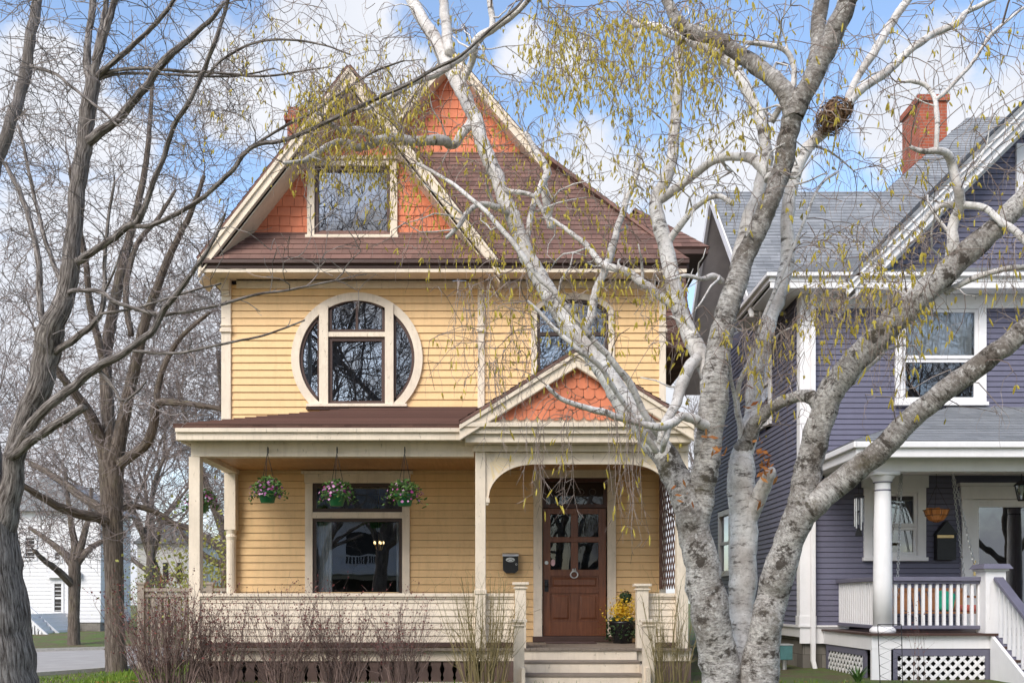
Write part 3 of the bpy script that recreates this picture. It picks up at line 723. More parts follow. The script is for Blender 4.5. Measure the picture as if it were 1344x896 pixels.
# door --------------------------------------------------------------------
b = MB(); x0, x1 = X(700), X(808); dz = .455
b.box(x0, X(711.5), YW-.05, YW+.03, dz, Z(627)); b.box(X(797), x1, YW-.05, YW+.03, dz, Z(627)); b.box(x0-.01, x1+.01, YW-.055, YW+.03, Z(627)+.001, Z(615)); b.box(x0-.05, x1+.05, YW-.1, YW+.03, Z(615)+.001, Z(611.5))
b.build('door_frame', M['cream'], H1, bevel=.004)
b = MB(); X0, X1 = X(711.7), X(796.8); frame_rect(b, X0, X1, Z(666), Z(627.2), .06, YW+.0, YW+.08); b.box(X0+.06, X1-.06, YW+.05, YW+.07, Z(666)+.06, Z(627.2)-.06)
tr = b.build('transom', M['doordark'], H1)
b = MB(); c = Vector((X(754), YW+.045, Z(645))); b.tube([c + Vector((.15*math.cos(t), 0, .065*math.sin(t))) for t in [6.2832*i/32 for i in range(33)]], [.004]*33, 6, cap=False)
for sx in (-.28, .28): b.tube([c + Vector((sx+.05*math.cos(t), 0, .05*math.sin(t))) for t in [6.2832*i/20 for i in range(21)]], [.0025]*21, 6, cap=False)
b.build('leaded_oval', M['silver'], tr); pane(tr, X0+.06, X1-.06, Z(666)+.06, Z(627.2)-.06, YW+.038, 'doorglass')
b = MB(); d0, d1, dt = Z(834), Z(666.5), YW+.03; x0, x1 = X0+.012, X1-.012; st = .115; cxd = (x0+x1)/2
rails = [d0, d0+.24, Z(783), Z(777), Z(752), Z(747.5), Z(713), Z(703), d1-.11, d1]
b.box(x0, x0+st, dt, dt+.045, d0, d1); b.box(x1-st, x1, dt, dt+.045, d0, d1)
for a, c_ in ((d0, Z(815)), (Z(778), Z(771)), (Z(756), Z(747)), (Z(711), Z(704)), (Z(674), d1)): b.box(x0+st, x1-st, dt, dt+.045, a, c_)
b.box(cxd-.055, cxd+.055, dt+.001, dt+.045, Z(815), Z(778)); b.box(cxd-.055, cxd+.055, dt+.001, dt+.045, Z(747), Z(711)); b.box(cxd-.055, cxd+.055, dt+.001, dt+.045, Z(704), Z(674))
b.box(x0+st, x1-st, dt+.022, dt+.04, Z(815), Z(756))
for xa, xb in ((x0+st, cxd-.055), (cxd+.055, x1-st)):
    b.hexa([(xa+.03,dt+.022,Z(815)+.03),(xb-.03,dt+.022,Z(815)+.03),(xb-.03,dt+.022,Z(778)-.03),(xa+.03,dt+.022,Z(778)-.03)], [(xa+.055,dt+.008,Z(815)+.06),(xb-.055,dt+.008,Z(815)+.06),(xb-.055,dt+.008,Z(778)-.06),(xa+.055,dt+.008,Z(778)-.06)])
b.hexa([(x0+st+.03,dt+.022,Z(771)+.02),(x1-st-.03,dt+.022,Z(771)+.02),(x1-st-.03,dt+.022,Z(756)-.02),(x0+st+.03,dt+.022,Z(756)-.02)], [(x0+st+.05,dt+.006,Z(771)+.045),(x1-st-.05,dt+.006,Z(771)+.045),(x1-st-.05,dt+.006,Z(756)-.045),(x0+st+.05,dt+.006,Z(756)-.045)])
dr = b.build('door', M['door'], H1, bevel=.004)
for za, zb in ((Z(747), Z(711)), (Z(704), Z(674))):
    for xa, xb in ((x0+st, cxd-.055), (cxd+.055, x1-st)): pane(dr, xa-.005, xb+.005, za-.005, zb+.005, dt+.03, 'doorglass')
b = MB(); b.lathe([(.0,-.03),(.02,-.028),(.03,-.01),(.03,.01),(.02,.028),(0,.03)], (x0+.055, dt-.05, Z(767)), 12); b.tube([(x0+.055, dt-.05, Z(767)), (x0+.055, dt+.005, Z(767))], [.012]*2, 8)
b.box(x0+.025, x0+.085, dt-.008, dt+.002, Z(776), Z(760)); b.build('handle', M['iron'], dr, smooth=False)
b = MB(); b.tube([(x0+.055, dt-.012, Z(738)), (x0+.055, dt+.005, Z(738))], [.028, .03], 14); b.build('lock', M['silver'], dr)
b = MB(); kc = Vector((X(753.5), dt-.02, Z(752)))
b.tube([kc + Vector((.055*math.cos(t), -.01, .05*math.sin(t)-.02)) for t in [6.2832*i/24 for i in range(25)]], [.011]*25, 8, cap=False)
b.tube([kc + Vector((-.03,0,.02)), kc + Vector((-.012,-.012,.075)), kc + Vector((0,-.012,.04)), kc + Vector((.012,-.012,.075)), kc + Vector((.03,0,.02))], [.011]*5, 8); b.tube([kc + Vector((0,.025,.04)), kc + Vector((0,-.012,.04))], [.014]*2, 8)
b.build('knocker', M['silver'], dr, smooth=True)
b = MB(); b.prism([(X(726)+.035*math.cos(t), Z(738)+.055*math.sin(t)*(1 if math.sin(t) > 0 else .9)) for t in [6.2832*i/16 for i in range(16)]], dt+.024, dt+.029); b.build('sticker', M['sticker'], dr)
room(dr, X0, X1, Z(747), Z(627), YW+.12, 2.5)
b = MB(); b.box(X(699), X(809), YW-.14, YW+.08, dz, Z(834)-.004); b.build('threshold', M['browntrim'], H1, bevel=.006)

# porch ---------------------------------------------------------------------
DZ = .45
b = MB(); pxl, pxr = -4.14, X(906, 13.0)
k = pxl
while k < pxr:
    e = min(k+.085, pxr); b.box(k, e-.004, 12.86, YW-.02, DZ-.03, DZ + R.uniform(-.001,.001)); k += .085
b.build('porch_floor', M['deckwood'], H1)
b = MB(); b.box(pxl, pxr, 12.93, 12.98, DZ-.17, DZ-.032); b.box(pxl, pxl+.04, 12.982, YW, DZ-.17, DZ-.032); b.box(pxr-.04, pxr, 12.982, YW, DZ-.17, DZ-.032); b.build('skirt_board', M['cream'], H1)
# brown skirting of boards with vase-shaped cut-outs
b = MB(); zb, ztp = .0, DZ-.175; k = pxl+.03
def vase(z): t = (z-zb)/(ztp-zb); return .012 + .022*math.exp(-((t-.62)/.16)**2) + .014*math.exp(-((t-.2)/.07)**2)
while k < X(672, 12.95):
    e = k+.165
    zz = [zb + (ztp-zb)*i/14 for i in range(15)]
    pl = [(k+vase(z), z) for z in zz]; pr = [(e-vase(z), z) for z in zz]
    for i in range(14): b.hexa([(pl[i][0],12.95,pl[i][1]),(pr[i][0],12.95,pr[i][1]),(pr[i+1][0],12.95,pr[i+1][1]),(pl[i+1][0],12.95,pl[i+1][1])], [(pl[i][0],12.975,pl[i][1]),(pr[i][0],12.975,pr[i][1]),(pr[i+1][0],12.975,pr[i+1][1]),(pl[i+1][0],12.975,pl[i+1][1])])
    k = e
b.build('skirting', M['skirt'], H1); b = MB()
for px in (248, 432, 655): b.box(X(px,12.9), X(px+26,12.9), 12.9, 12.944, zb, ztp)
b.build_each('pier', M['skirt'], H1)
b = MB(); b.box(X(862, 12.95), pxr, 12.95, 12.97, zb, ztp); b.box(pxl, pxl+.02, 12.98, YW, zb, ztp); b.build_each('skirting', M['skirt'], H1)
b = MB(); b.box(pxl, X(674, 12.9), 12.88, 12.99, -.1, .0); b.build('skirt_board', M['cream'], H1)
# solid clapboard railing
RT, RB = Z(778, YP), DZ+.07
def railing(xa, xb):
    b = MB(); b.box(xa, xb, YP-.035, YP+.03, RB+.003, RT-.045)
    courses(b, (0, YP-.035, 0), (1,0,0), (0,0,1), (0,-1,0), [(xa,RB),(xb,RB),(xb,RT-.045),(xa,RT-.045)], .088, .014, split=2.5, groove=.006)
    b.box(xa, xb, YP-.085, YP+.07, RT-.043, RT); b.box(xa, xb, YP-.06, YP-.036-.016, RT-.075, RT-.045)
    b.build('railing', M['cream'], H1)
    b = MB(); b.box(xa, xb, YP-.08, YP+.03, RB-.05, RB-.002); b.build('railing_sill', M['browntrim'], H1)
railing(X(264,YP), X(675,YP)); railing(X(851,YP), X(888,YP))
b = MB(); b.box(-4.08, -4.02, YP+.07, YW-.05, RB, RT-.045); b.box(-4.12, -3.98, YP+.07, YW-.05, RT-.043, RT)
b.build('railing', M['cream'], H1)
b = MB(); b.box(2.36, 2.42, YP+.07, YW-.05, RB, RT-.045); b.build('railing', M['cream'], H1)
# posts
def post(x0, x1, z0, z1, y=None, d=None, cap=True):
    y = YP if y is None else y; d = (x1-x0)/2 if d is None else d
    b = MB(); b.box(x0, x1, y-d, y+d, z0, z1)
    if cap:
        b.box(x0-.02, x1+.02, y-d-.02, y+d+.02, z1-.05, z1-.03); b.box(x0-.035, x1+.035, y-d-.035, y+d+.035, z1, z1+.035)
    return b
BZ = 3.006
b = post(X(250,YP), X(264.5,YP), DZ, BZ, cap=False); b.build('porch_column', M['cream'], H1, bevel=.006)
b = post(X(624,12.97), X(637.5,12.97), DZ, BZ+.06, 12.97, cap=False); b.box(X(624,12.97)-.012, X(637.5,12.97)+.012, 12.97-.082, 12.97+.082, DZ+.72, DZ+.78); b.build('porch_column', M['cream'], H1, bevel=.006)
b = post(X(887,12.97), X(902,12.97), DZ, BZ+.06, 12.97, cap=False); b.build('porch_column', M['cream'], H1, bevel=.006)
b = MB(); c = Vector((X(306), YW-.10, DZ)); b.lathe([(.085,0),(.085,.55),(.07,.58),(.082,.62),(.07,.66),(.072,1.55),(.085,1.6),(.07,1.64),(.085,1.7)], c, 16); b.box(c.x-.085, c.x+.085, YW-.185, YW-.02, DZ+1.7, BZ+.0); b.build('pilaster', M['cream'], H1, bevel=.004)
# beams, ceiling, cornice
b = MB(); b.box(-4.17, X(624,12.97)-.02, YP-.075, YP+.075, BZ, Z(577,12.985)-.002); b.box(-4.17, -4.02, YP+.077, YW-.03, BZ, 3.2); b.box(2.34, 2.48, YP+.077, YW-.03, BZ, 3.2)
b.build_each('porch_beam', M['cream'], H1, bevel=.005)
b = MB(); b.box(-4.018, 2.338, YP+.08, YW-.02, 3.07, 3.09); b.build('porch_ceiling', M['ceiling'], H1)
PE, pz = 12.72, Z(557, 12.72); pL = X(227, PE); pk = (Z(535)-pz)/(YW-PE)
b = MB(); b.box(pL+.03, X(606,PE), PE+.02, PE+.06, Z(577,PE), pz-.05); b.box(pL+.03, X(606,PE), PE-.015, PE+.018, Z(567,PE), pz-.045); b.box(pL+.03, pL+.07, PE+.062, YW-.02, Z(577,PE), pz-.05); b.box(pL+.072, X(606,PE), PE+.062, YP-.08, Z(577,PE)+.02, Z(577,PE)+.035); b.box(pL+.072, -4.175, PE+.3, YW-.02, Z(577,PE)+.02, Z(577,PE)+.035)
b.build('porch_cornice', M['cream'], H1, bevel=.006)
r = MB(); hd = YW-PE; sv = math.hypot(1, pk); eX = X(622, PE)
roof_plane(r, (0, PE, pz), (1,0,0), (0,1,pk), [(pL,0),(eX,0),(eX+.6,hd*sv),(pL+hd,hd*sv)], .13, .014, .04)
roof_plane(r, (pL, 0, pz), (0,-1,0), (1,0,pk), [(-PE,0),(-YW-.6,0),(-YW-.6,1.0),(-YW,hd*sv)], .13, .014, .04)
r.build('porch_roof', M['brownroof'], H1)
# entry gable
en = 12.6; ax, az = X(757, en), Z(457, en); aL, aR, ab = X(603, en), X(911, en), Z(553, en); ak = (az-ab)/(ax-aL)
r = MB(); s2 = math.hypot(ax-aL, az-ab)
roof_plane(r, (aL, YW+.0, ab), (0,-1,0), (ax-aL,0,az-ab), [(0,0),(YW-en+.03,0),(YW-en+.03,s2),(0,s2)], .13, .014, .045)
roof_plane(r, (aR, en-.03, ab), (0,1,0), (ax-aR,0,az-ab), [(0,0),(YW-en+.03,0),(YW-en+.03,s2),(0,s2)], .13, .014, .045)
r.build('entry_roof', M['brownroof'], H1)
b = MB()
for s in (-1, 1):
    bx = aL if s < 0 else aR
    rake(b, bx, ab, ax, az, en, .04, .20, .05); rake(b, bx, ab, ax, az, en-.03, .028, .06, .045); rake(b, bx, ab, ax, az, en-.014, .013, .025, .215)
b.build('rake_board', M['cream'], H1)
b = MB(); shingles(b, (0, en+.10, 0), (1,0,0), (0,0,1), (0,-1,0), [(aL+.1, Z(551,en+.1)), (aR-.1, Z(551,en+.1)), (ax, az-.12)], .135, (.148,.152), .012, 0.0, True)
b.build('gable_wall', M['orange'], H1)
b = MB(); b.prism([(aL+.1, ab-.03), (aR-.1, ab-.03), (ax, az-.13)], en+.12, en+.14)
cz0, cz1 = Z(579, en), Z(553, en)
b.box(X(605,en), X(914,en), en-.02, en+.34, cz1-.07, cz1-.012); b.box(X(607,en), X(912,en), en+.03, en+.34, cz1-.15, cz1-.072); b.box(X(610,en), X(909,en), en+.08, en+.34, cz0, cz1-.152)
ey = 12.88; b.box(X(621,ey), X(904,ey), ey, ey+.18, Z(592,ey), cz0-.002); b.box(X(622,ey), X(903,ey), ey-.02, ey-.001, Z(592.5,ey), Z(590,ey))
b.box(X(604,en), X(620,en), en+.36, YW-.02, cz0, cz1-.06); b.box(X(902,en), X(911,en), en+.36, YW-.02, cz0-.1, cz1-.06)
b.build('entablature', M['cream'], H1, bevel=.005)
# arched valance with sunbursts
b = MB(); x0, x1 = X(637.5,ey), X(887,ey); zt3 = Z(592.6,ey); zsp, zcr = Z(656,ey), Z(608,ey); wq = .66
def archz(x):
    dd = min(x-x0-.03, x1-.03-x)
    if dd < 0: return zsp
    if dd >= wq: return zcr
    t = 1-dd/wq; return zcr - (zcr-zsp)*(1-math.sqrt(max(0, 1-t**2.3)))
n = 90
for i in range(n):
    xa, xb = x0+(x1-x0)*i/n, x0+(x1-x0)*(i+1)/n; za, zb_ = archz(xa), archz(xb)
    b.hexa([(xa,ey+.05,za),(xb,ey+.05,zb_),(xb,ey+.05,zt3),(xa,ey+.05,zt3)], [(xa,ey+.1,za),(xb,ey+.1,zb_),(xb,ey+.1,zt3),(xa,ey+.1,zt3)])
    if i % 1 == 0 and za < zcr+.4: b.hexa([(xa,ey+.03,za-.004),(xb,ey+.03,zb_-.004),(xb,ey+.03,zb_+.035),(xa,ey+.03,za+.035)], [(xa,ey+.049,za-.004),(xb,ey+.049,zb_-.004),(xb,ey+.049,zb_+.035),(xa,ey+.049,za+.035)])
for s, xe in ((1, x0), (-1, x1)):
    b.box(min(xe, xe+s*.05), max(xe, xe+s*.05), ey+.02, ey+.12, zsp-.03, zsp+.03); b.box(min(xe, xe+s*.035), max(xe, xe+s*.035), ey+.035, ey+.105, zsp-.06, zsp-.032)
va = b.build('arched_valance', M['cream'], H1)
b = MB()
for s, xe in ((1, x0+.04), (-1, x1-.04)):
    o = Vector((xe, ey+.045, zt3-.05))
    for k in range(7):
        a0 = rad(8+k*11.2); a1 = a0+rad(5.5); ln = .40-.02*abs(k-3)
        if k in (2,3,4): ln = .33
        pts = [o + Vector((s*.09*math.cos(a0),0,-.09*math.sin(a0))), o + Vector((s*ln*math.cos(a0),0,-ln*math.sin(a0))), o + Vector((s*ln*math.cos(a1),0,-ln*math.sin(a1))), o + Vector((s*.09*math.cos(a1),0,-.09*math.sin(a1)))]
        pts = [Vector((p.x, p.y, max(p.z, archz(p.x)+.045))) for p in pts]
        b.hexa(pts, [p + Vector((0,.006,0)) for p in pts])
    b.build('sunburst', M['pale'], va); b = MB()
# lattice on the right side of the entry
b = MB(); xl = 2.40
b.box(xl-.02, xl+.02, YP+.1, YP+.15, 1.26, 2.98); b.box(xl-.02, xl+.02, YW-.12, YW-.06, 1.26, 2.98)
y0_, y1_ = YP+.15, YW-.12
for i in range(-8, 14):
    for s in (1, -1):
        za = 1.26+i*.2; pts = []
        zA, zB = (za, za+(y1_-y0_)) if s == 1 else (za+(y1_-y0_), za)
        t0, t1 = 0.0, 1.0
        for lim, sg in ((1.26, 1), (2.98, -1)):
            fa, fb = sg*(zA-lim), sg*(zB-lim)
            if fa < 0 and fb < 0: t0 = 2
            elif fa < 0: t0 = max(t0, fa/(fa-fb))
            elif fb < 0: t1 = min(t1, fa/(fa-fb))
        if t1 - t0 < .02: continue
        p = lambda t: Vector((xl + (.006 if s == 1 else -.006), y0_+(y1_-y0_)*t, zA+(zB-zA)*t)); b.bar(p(t0), p(t1), .01, .032, (1,0,0)) if False else b.bar(p(t0), p(t1), .032, .01, (1,0,0))
b.build('lattice', M['lattice'], H1)
# steps and newel posts
sx0, sx1 = X(688,12.3), X(845,12.3)
b = MB()
for i in range(3):
    zt_ = DZ-.15*(i+1); yb = 12.92-.30*i; b.box(sx0, sx1, yb-.33, yb, zt_-.035, zt_)
st_ = b.build('step_tread', M['deckwood'], H1, bevel=.006)
b = MB()
for i in range(4):
    zt_ = DZ-.15*i; yb = 12.92-.30*i; b.box(sx0+.01, sx1-.01, yb-.02 if i else 12.88, yb+.0 if i else 12.928, zt_-.15 if i < 3 else -.4, zt_-.037 if i else DZ-.035)
b.box(sx0-.04, sx0+.005, 12.0, 12.9, -.3, DZ-.2) ; b.box(sx1-.005, sx1+.04, 12.0, 12.9, -.3, DZ-.2)
b.build('step_riser', M['cream'], H1)
post(X(676,12.9), X(690.5,12.9), DZ, Z(767,12.9), 12.98).build('newel_post', M['cream'], H1, bevel=.005)
post(X(836,12.9), X(851.5,12.9), DZ, Z(769,12.9), 12.98).build('newel_post', M['cream'], H1, bevel=.005)
post(X(674,12.2), X(688,12.2), -.3, Z(816,12.2), 12.2).build('newel_post', M['cream'], H1, bevel=.005)
post(X(843.5,12.2), X(858.5,12.2), -.3, Z(816,12.2), 12.2).build('newel_post', M['cream'], H1, bevel=.005)
# chimney, bay on the right side
b = MB(); cY = 18.2; x0, x1 = X(377,cY), X(403,cY); b.box(x0, x1, cY, cY+.5, 6.4, Z(160,cY)); b.box(x0+.0, x1+.0, cY-.001, cY+.5, Z(160,cY), Z(160,cY)+.002)
b.box(x0-.05, x1+.05, cY-.05, cY+.55, Z(159,cY), Z(151,cY)); b.box(x0+.01, x1-.01, cY+.01, cY+.49, Z(151,cY)+.001, Z(140,cY)); b.build('chimney', M['brick'], H1)
b = MB(); bY0, bY1 = 17.4, 20.4; bx = 3.25
for (zA, xA), (zB, xB) in (((7.3, bx), (6.4, bx+.05)), ((6.4, bx+.05), (5.6, bx+.28))):
    ln = math.hypot(zA-zB, xB-xA); Vv = Vector((xA-xB, 0, zA-zB))/ln
    courses(b, (xB, 0, zB), (0,1,0), Vv, Vector((0,1,0)).cross(Vv), [(bY0,0),(bY1,0),(bY1,ln),(bY0,ln)], .13, .014)
courses(b, (0, bY0, 0), (1,0,0), (0,0,1), (0,-1,0), [(XR,5.6),(bx+.28,5.6),(bx+.05,6.4),(bx,7.3),(XR,7.3)], .13, .014); b.box(XR, bx+.27, bY0+.02, bY1, 5.57, 5.6)
b.build('side_bay', M['brownroof'], H1)
r = MB(); roof_plane(r, (bx+.38, 0, 7.28), (0,1,0), (-1,0,.9), [(bY0-.35,0),(bY1+.3,0),(bY1-.3,1.6),(bY0+.6,1.6)], .14); roof_plane(r, (0, bY0-.35, 7.28), (1,0,0), (0,.9,1), [(XR-.2,0),(bx+.38,0),(bx-.6,1.2),(XR-.2,1.2)], .14); r.build('bay_roof', M['brownroof'], H1)
b = MB(); b.box(XR, bx+.36, bY0-.33, bY1+.28, 7.17, 7.25); b.build('gutter', M['browntrim'], H1)

# things on the porch -------------------------------------------------------
def flower_basket(x, y, zp, label, hook_z):
    t = thing('hanging_basket', label, 'flower basket', (x, y, zp), 'petunia baskets hanging from the porch beams'); o = Vector((x, y, zp))
    b = MB(); b.lathe([(.075,0),(.085,.005),(.125,.13),(.135,.135),(.135,.15),(.12,.15),(.11,.12)], o, 18); b.build('pot', M['greenpot'], t, smooth=True)
    b = MB(); q = R.Random if False else R
    for _ in range(430):
        a = q.uniform(0, 6.28); rr = abs(q.gauss(.12, .07)); zz = .17 + q.uniform(-.09, .17)*(1.15-rr*2) - max(0, rr-.17)*1.0; c = o + Vector((rr*math.cos(a), rr*math.sin(a), zz)); s = q.uniform(.014, .026)
        u = Vector((q.uniform(-1,1), q.uniform(-1,1), q.uniform(-.3,1))).normalized(); v = u.orthogonal().normalized(); b.face([c-u*s*1.5, c+v*s*.8, c+u*s*1.5, c-v*s*.8])
    for _k in range(q.randrange(1, 5)):              # trailing stems
        a = q.uniform(0, 6.28); c = o + Vector((.13*math.cos(a), .13*math.sin(a), .15)); n_ = q.randrange(4, 9)
        for j in range(n_):
            c = c + Vector((math.cos(a)*(.02 if j < 3 else .004), math.sin(a)*(.02 if j < 3 else .004), -.016-.004*j*.5)) + Vector((q.gauss(0,.006), q.gauss(0,.006), 0))
            for _l in range(3):
                s = q.uniform(.010, .02); u = Vector((q.uniform(-1,1), q.uniform(-1,1), q.uniform(-1,1))).normalized(); v = u.orthogonal().normalized(); p_ = c + u*.012; b.face([p_-u*s*1.5, p_+v*s*.8, p_+u*s*1.5, p_-v*s*.8])
    b.build('leaves', M['leaf'], t)
    for nm, mt, cnt in (('flowers', 'petunia', 58), ('flowers', 'petuniad', 44)):
        b = MB()
        for _ in range(cnt):
            a = q.uniform(0, 6.28); rr = q.uniform(.03, .24); c = o + Vector((rr*math.cos(a), rr*math.sin(a), .30 - rr*.75 + q.uniform(-.10,.07))); n_ = Vector((math.cos(a)*rr*4, math.sin(a)*rr*4-.4, .6)).normalized()
            u = n_.orthogonal().normalized(); v = n_.cross(u); s = q.uniform(.013, .025)
            b.face([c + (u*math.cos(k*.785)+v*math.sin(k*.785))*s*(1 if k % 2 else .75) + n_*.012 for k in range(8)])
        b.build('blossoms', M[mt], t)
    b = MB(); top = Vector((x, y, hook_z-.06))
    for k in range(3): a = k*2.09+.5; b.tube([o + Vector((.128*math.cos(a), .128*math.sin(a), .15)), top], [.0035]*2, 5)
    b.tube([top, top + Vector((0,0,.05)), top + Vector((0,.02,.08)), top + Vector((0,.05,.07)), top + Vector((0,.055,.0))], [.006]*5, 6); b.build('hook', M['iron'], t)
    return t
for px, py, who in ((351, 660, 'petunia basket nearest the left porch column, in front of the bare siding'), (442, 664, 'petunia basket over the left half of the front window'), (531, 664, 'petunia basket over the right edge of the front window')):
    flower_basket(X(px,12.9), 12.9, Z(py,12.9), who, Z(588,12.9))
flower_basket(X(267,13.9), 13.75, Z(673,13.75), 'petunia basket hanging on the open left side of the porch, behind the corner column', 2.98)
t = thing('mailbox', 'small black wall mailbox with silver oval plate beside the wooden door', 'mailbox', (X(669.5), YW-.03, Z(752)))
b = MB(); x0, x1, y0 = X(660), X(680), YW-.13
b.prism([(x0, Z(748)), (x0+.05, Z(752)), (x1-.05, Z(752)), (x1, Z(748)), (x1, Z(730)), (x0, Z(730))], y0, YW-.02); bd = b.build('body', M['iron'], t, bevel=.006)
b = MB(); b.hexa([(x0-.006,y0-.02,Z(730)),(x1+.006,y0-.02,Z(730)),(x1+.006,YW-.018,Z(730)),(x0-.006,YW-.018,Z(730))], [(x0-.006,y0-.014,Z(727.5)),(x1+.006,y0-.014,Z(727.5)),(x1+.006,YW-.018,Z(725)),(x0-.006,YW-.018,Z(725))]); b.build('lid', M['galv'], t)
b = MB(); c = (X(669.8), Z(734.6)); b.prism([(c[0]+.068*math.cos(a), c[1]+.034*math.sin(a)) for a in [6.2832*i/24 for i in range(24)]], y0-.008, y0-.0005); pl = b.build('plate', M['silver'], t)
b = MB()
for sx in (-.036, .036): b.prism([(c[0]+sx+.012*math.cos(a), c[1]-.008+.007*math.sin(a)) for a in [6.2832*i/10 for i in range(10)]], y0-.011, y0-.0085)
b.box(c[0]-.028, c[0]+.028, y0-.011, y0-.0085, c[1]+.008, c[1]+.014); b.box(c[0]-.02, c[0]+.02, y0-.011, y0-.0085, c[1]-.022, c[1]-.017); b.build('ornament', M['iron'], pl)
b = MB(); c = Vector((X(677.6), y0-.006, Z(740.5))); b.tube([c + Vector((.012*math.cos(a), 0, .014*math.sin(a))) for a in [6.2832*i/14 for i in range(15)]], [.003]*15, 5, cap=False); b.build('ring', M['silver'], t)
t = thing('potted_plant', 'black pot of yellow forsythia and trailing ivy beside the wooden door', 'potted plant', (X(817,14.4), 14.4, DZ)); o = t.location
b = MB(); b.lathe([(.13,0),(.14,.01),(.19,.28),(.2,.3),(.2,.33),(.18,.33),(.17,.28)], o, 20); b.build('pot', M['blackpot'], t, smooth=True)
b = MB()
for _ in range(900):
    a = R.uniform(0,6.28); rr = abs(R.gauss(.0,.12)); c = o + Vector((rr*math.cos(a), rr*math.sin(a), .34+abs(R.gauss(.14,.10)))); s = R.uniform(.014,.028); u = Vector((R.uniform(-1,1),R.uniform(-1,1),R.uniform(-1,1))).normalized(); v = u.orthogonal(); b.face([c-u*s, c+v*s*.5, c+u*s, c-v*s*.5])
b.build('blossoms', M['forsythia'], t)
b = MB()
for _ in range(380):
    a = R.uniform(0,6.28); rr = R.uniform(.12,.25); c = o + Vector((rr*math.cos(a), rr*math.sin(a), R.uniform(.1,.4)-max(0,rr-.2)*2)); s = R.uniform(.015,.03); u = Vector((R.uniform(-1,1),R.uniform(-1,1),R.uniform(-1,1))).normalized(); v = u.orthogonal(); b.face([c-u*s, c+v*s*.7, c+u*s, c-v*s*.7])
for _ in range(260):
    u = Vector((R.gauss(0,1),R.gauss(0,1),R.gauss(0,1))).normalized(); c = o + Vector((.05,0,.68)) + u*R.uniform(.05,.105); s = R.uniform(.01,.018); v = u.orthogonal(); w_ = u.cross(v); b.face([c-v*s, c+w_*s, c+v*s, c-w_*s])
b.tube([o + Vector((.05,0,.3)), o + Vector((.05,0,.7))], [.008]*2, 6); b.build('leaves', M['darkleaf'], t)
b = MB()
for k in range(16):
    a = rad(150)+R.uniform(-.7,.7); ln = R.uniform(.22,.38); p0 = o + Vector((-.08,-.05,.32)); prev = None
    for j in range(9):
        tt = j/8; c = p0 + Vector((math.cos(a)*ln*tt, math.sin(a)*ln*tt*.6-.03*tt, .12*math.sin(tt*2.2)-.28*tt*tt)); 
        s = .028*(1-tt*.8); d_ = Vector((-math.sin(a), math.cos(a), .2)); b.face([c-d_*s, c+Vector((.012,0,.006)), c+d_*s, c-Vector((.012,0,.006))])
b.build('leaves', M['youngleaf'], t)
b = MB(); b.box(X(716,14.5), X(781,14.5), 14.2, 14.68, DZ+.002, DZ+.016); tag(b.build('doormat', M['mat'], bevel=.004), 'flat dark doormat on the porch boards before the door', 'doormat')

# ------------------------------------------------------------------ blue house
BX = X(1052, BW); BR = 13.2
H2 = thing('blue_house', 'dark blue-violet clapboard house with white trim and grey shingle roof beside the yellow one', 'house', (BX+4, BW, 0))
def bX(px): return X(px, BW)
def bZ(py): return Z(py, BW)
bdz = .63; sofz = 5.95
bh = [(bX(1176), bX(1291), bZ(523), bZ(398)), (bX(1134), bX(1212), bZ(726), bZ(629)), (bX(1262), bX(1262)+1.35, bdz+.05, bZ(643))]
w = MB(); courses(w, (0,BW,0), (1,0,0), (0,0,1), (0,-1,0), [(BX,.66),(BR,.66),(BR,bZ(405)),(BX,bZ(405))], .085, .013, lambda v, v0, v1: [(a,b) for a,b,c,d_ in bh if v1 > c and v0 < d_], split=4, groove=.007)
w.build('wall', M['blue'], H2)
sw = [(17.2-.02, 18.75, Z(566,18), Z(455,18)), (20.2, 21.3, 1.6, 3.0)]
w = MB(); courses(w, (BX,0,0), (0,-1,0), (0,0,1), (-1,0,0), [(-BW,.66),(-23.4,.66),(-23.4,6.3),(-BW,6.3)], .085, .013, lambda v, v0, v1: [(-b,-a) for a,b,c,d_ in sw if v1 > c and v0 < d_], split=4, groove=.007)
w.face([(BX,16.6,6.3),(BX,22.3,6.3),(BX,19.5,9.15)]); w.box(BX+.05, BR, 23.3, 23.4, .3, 6.2); w.box(BR-.1, BR, BW+.3, 23.3, .3, 6.2); w.build('wall', M['blue'], H2)
w = MB(); w.box(BX+.03, BR, BW+.03, BW+.3, -.3, .63); w.box(BX+.03, BX+.3, BW+.31, 23.4, -.3, .63); w.build('foundation', M['stone'], H2)
b = MB(); b.box(BX-.035, BX+.0, BW-.0, 23.4, .50, .68); b.box(BX-.06, BX-.001, BW-.04, 23.4, .655, .69); b.box(BX-.035, bX(1113), BW-.04, BW-.002, .40, .66); b.box(BX-.05, bX(1113), BW-.07, BW-.002, .662, .69)
b.build('water_table', M['white'], H2)
b = MB(); b.box(BX-.035, bX(1069), BW-.035, BW+.0, .70, bZ(405)); b.box(BX-.035, BX-.001, BW+.001, BW+.14, .70, sofz); b.box(BX-.05, bX(1070.5), BW-.05, BW+.155, .69, .84); b.build('corner_board', M['white'], H2, bevel=.004)
b = MB(); b.box(BX-.02, BR, BW-.045, BW, bZ(405), sofz); b.build('frieze', M['white'], H2)
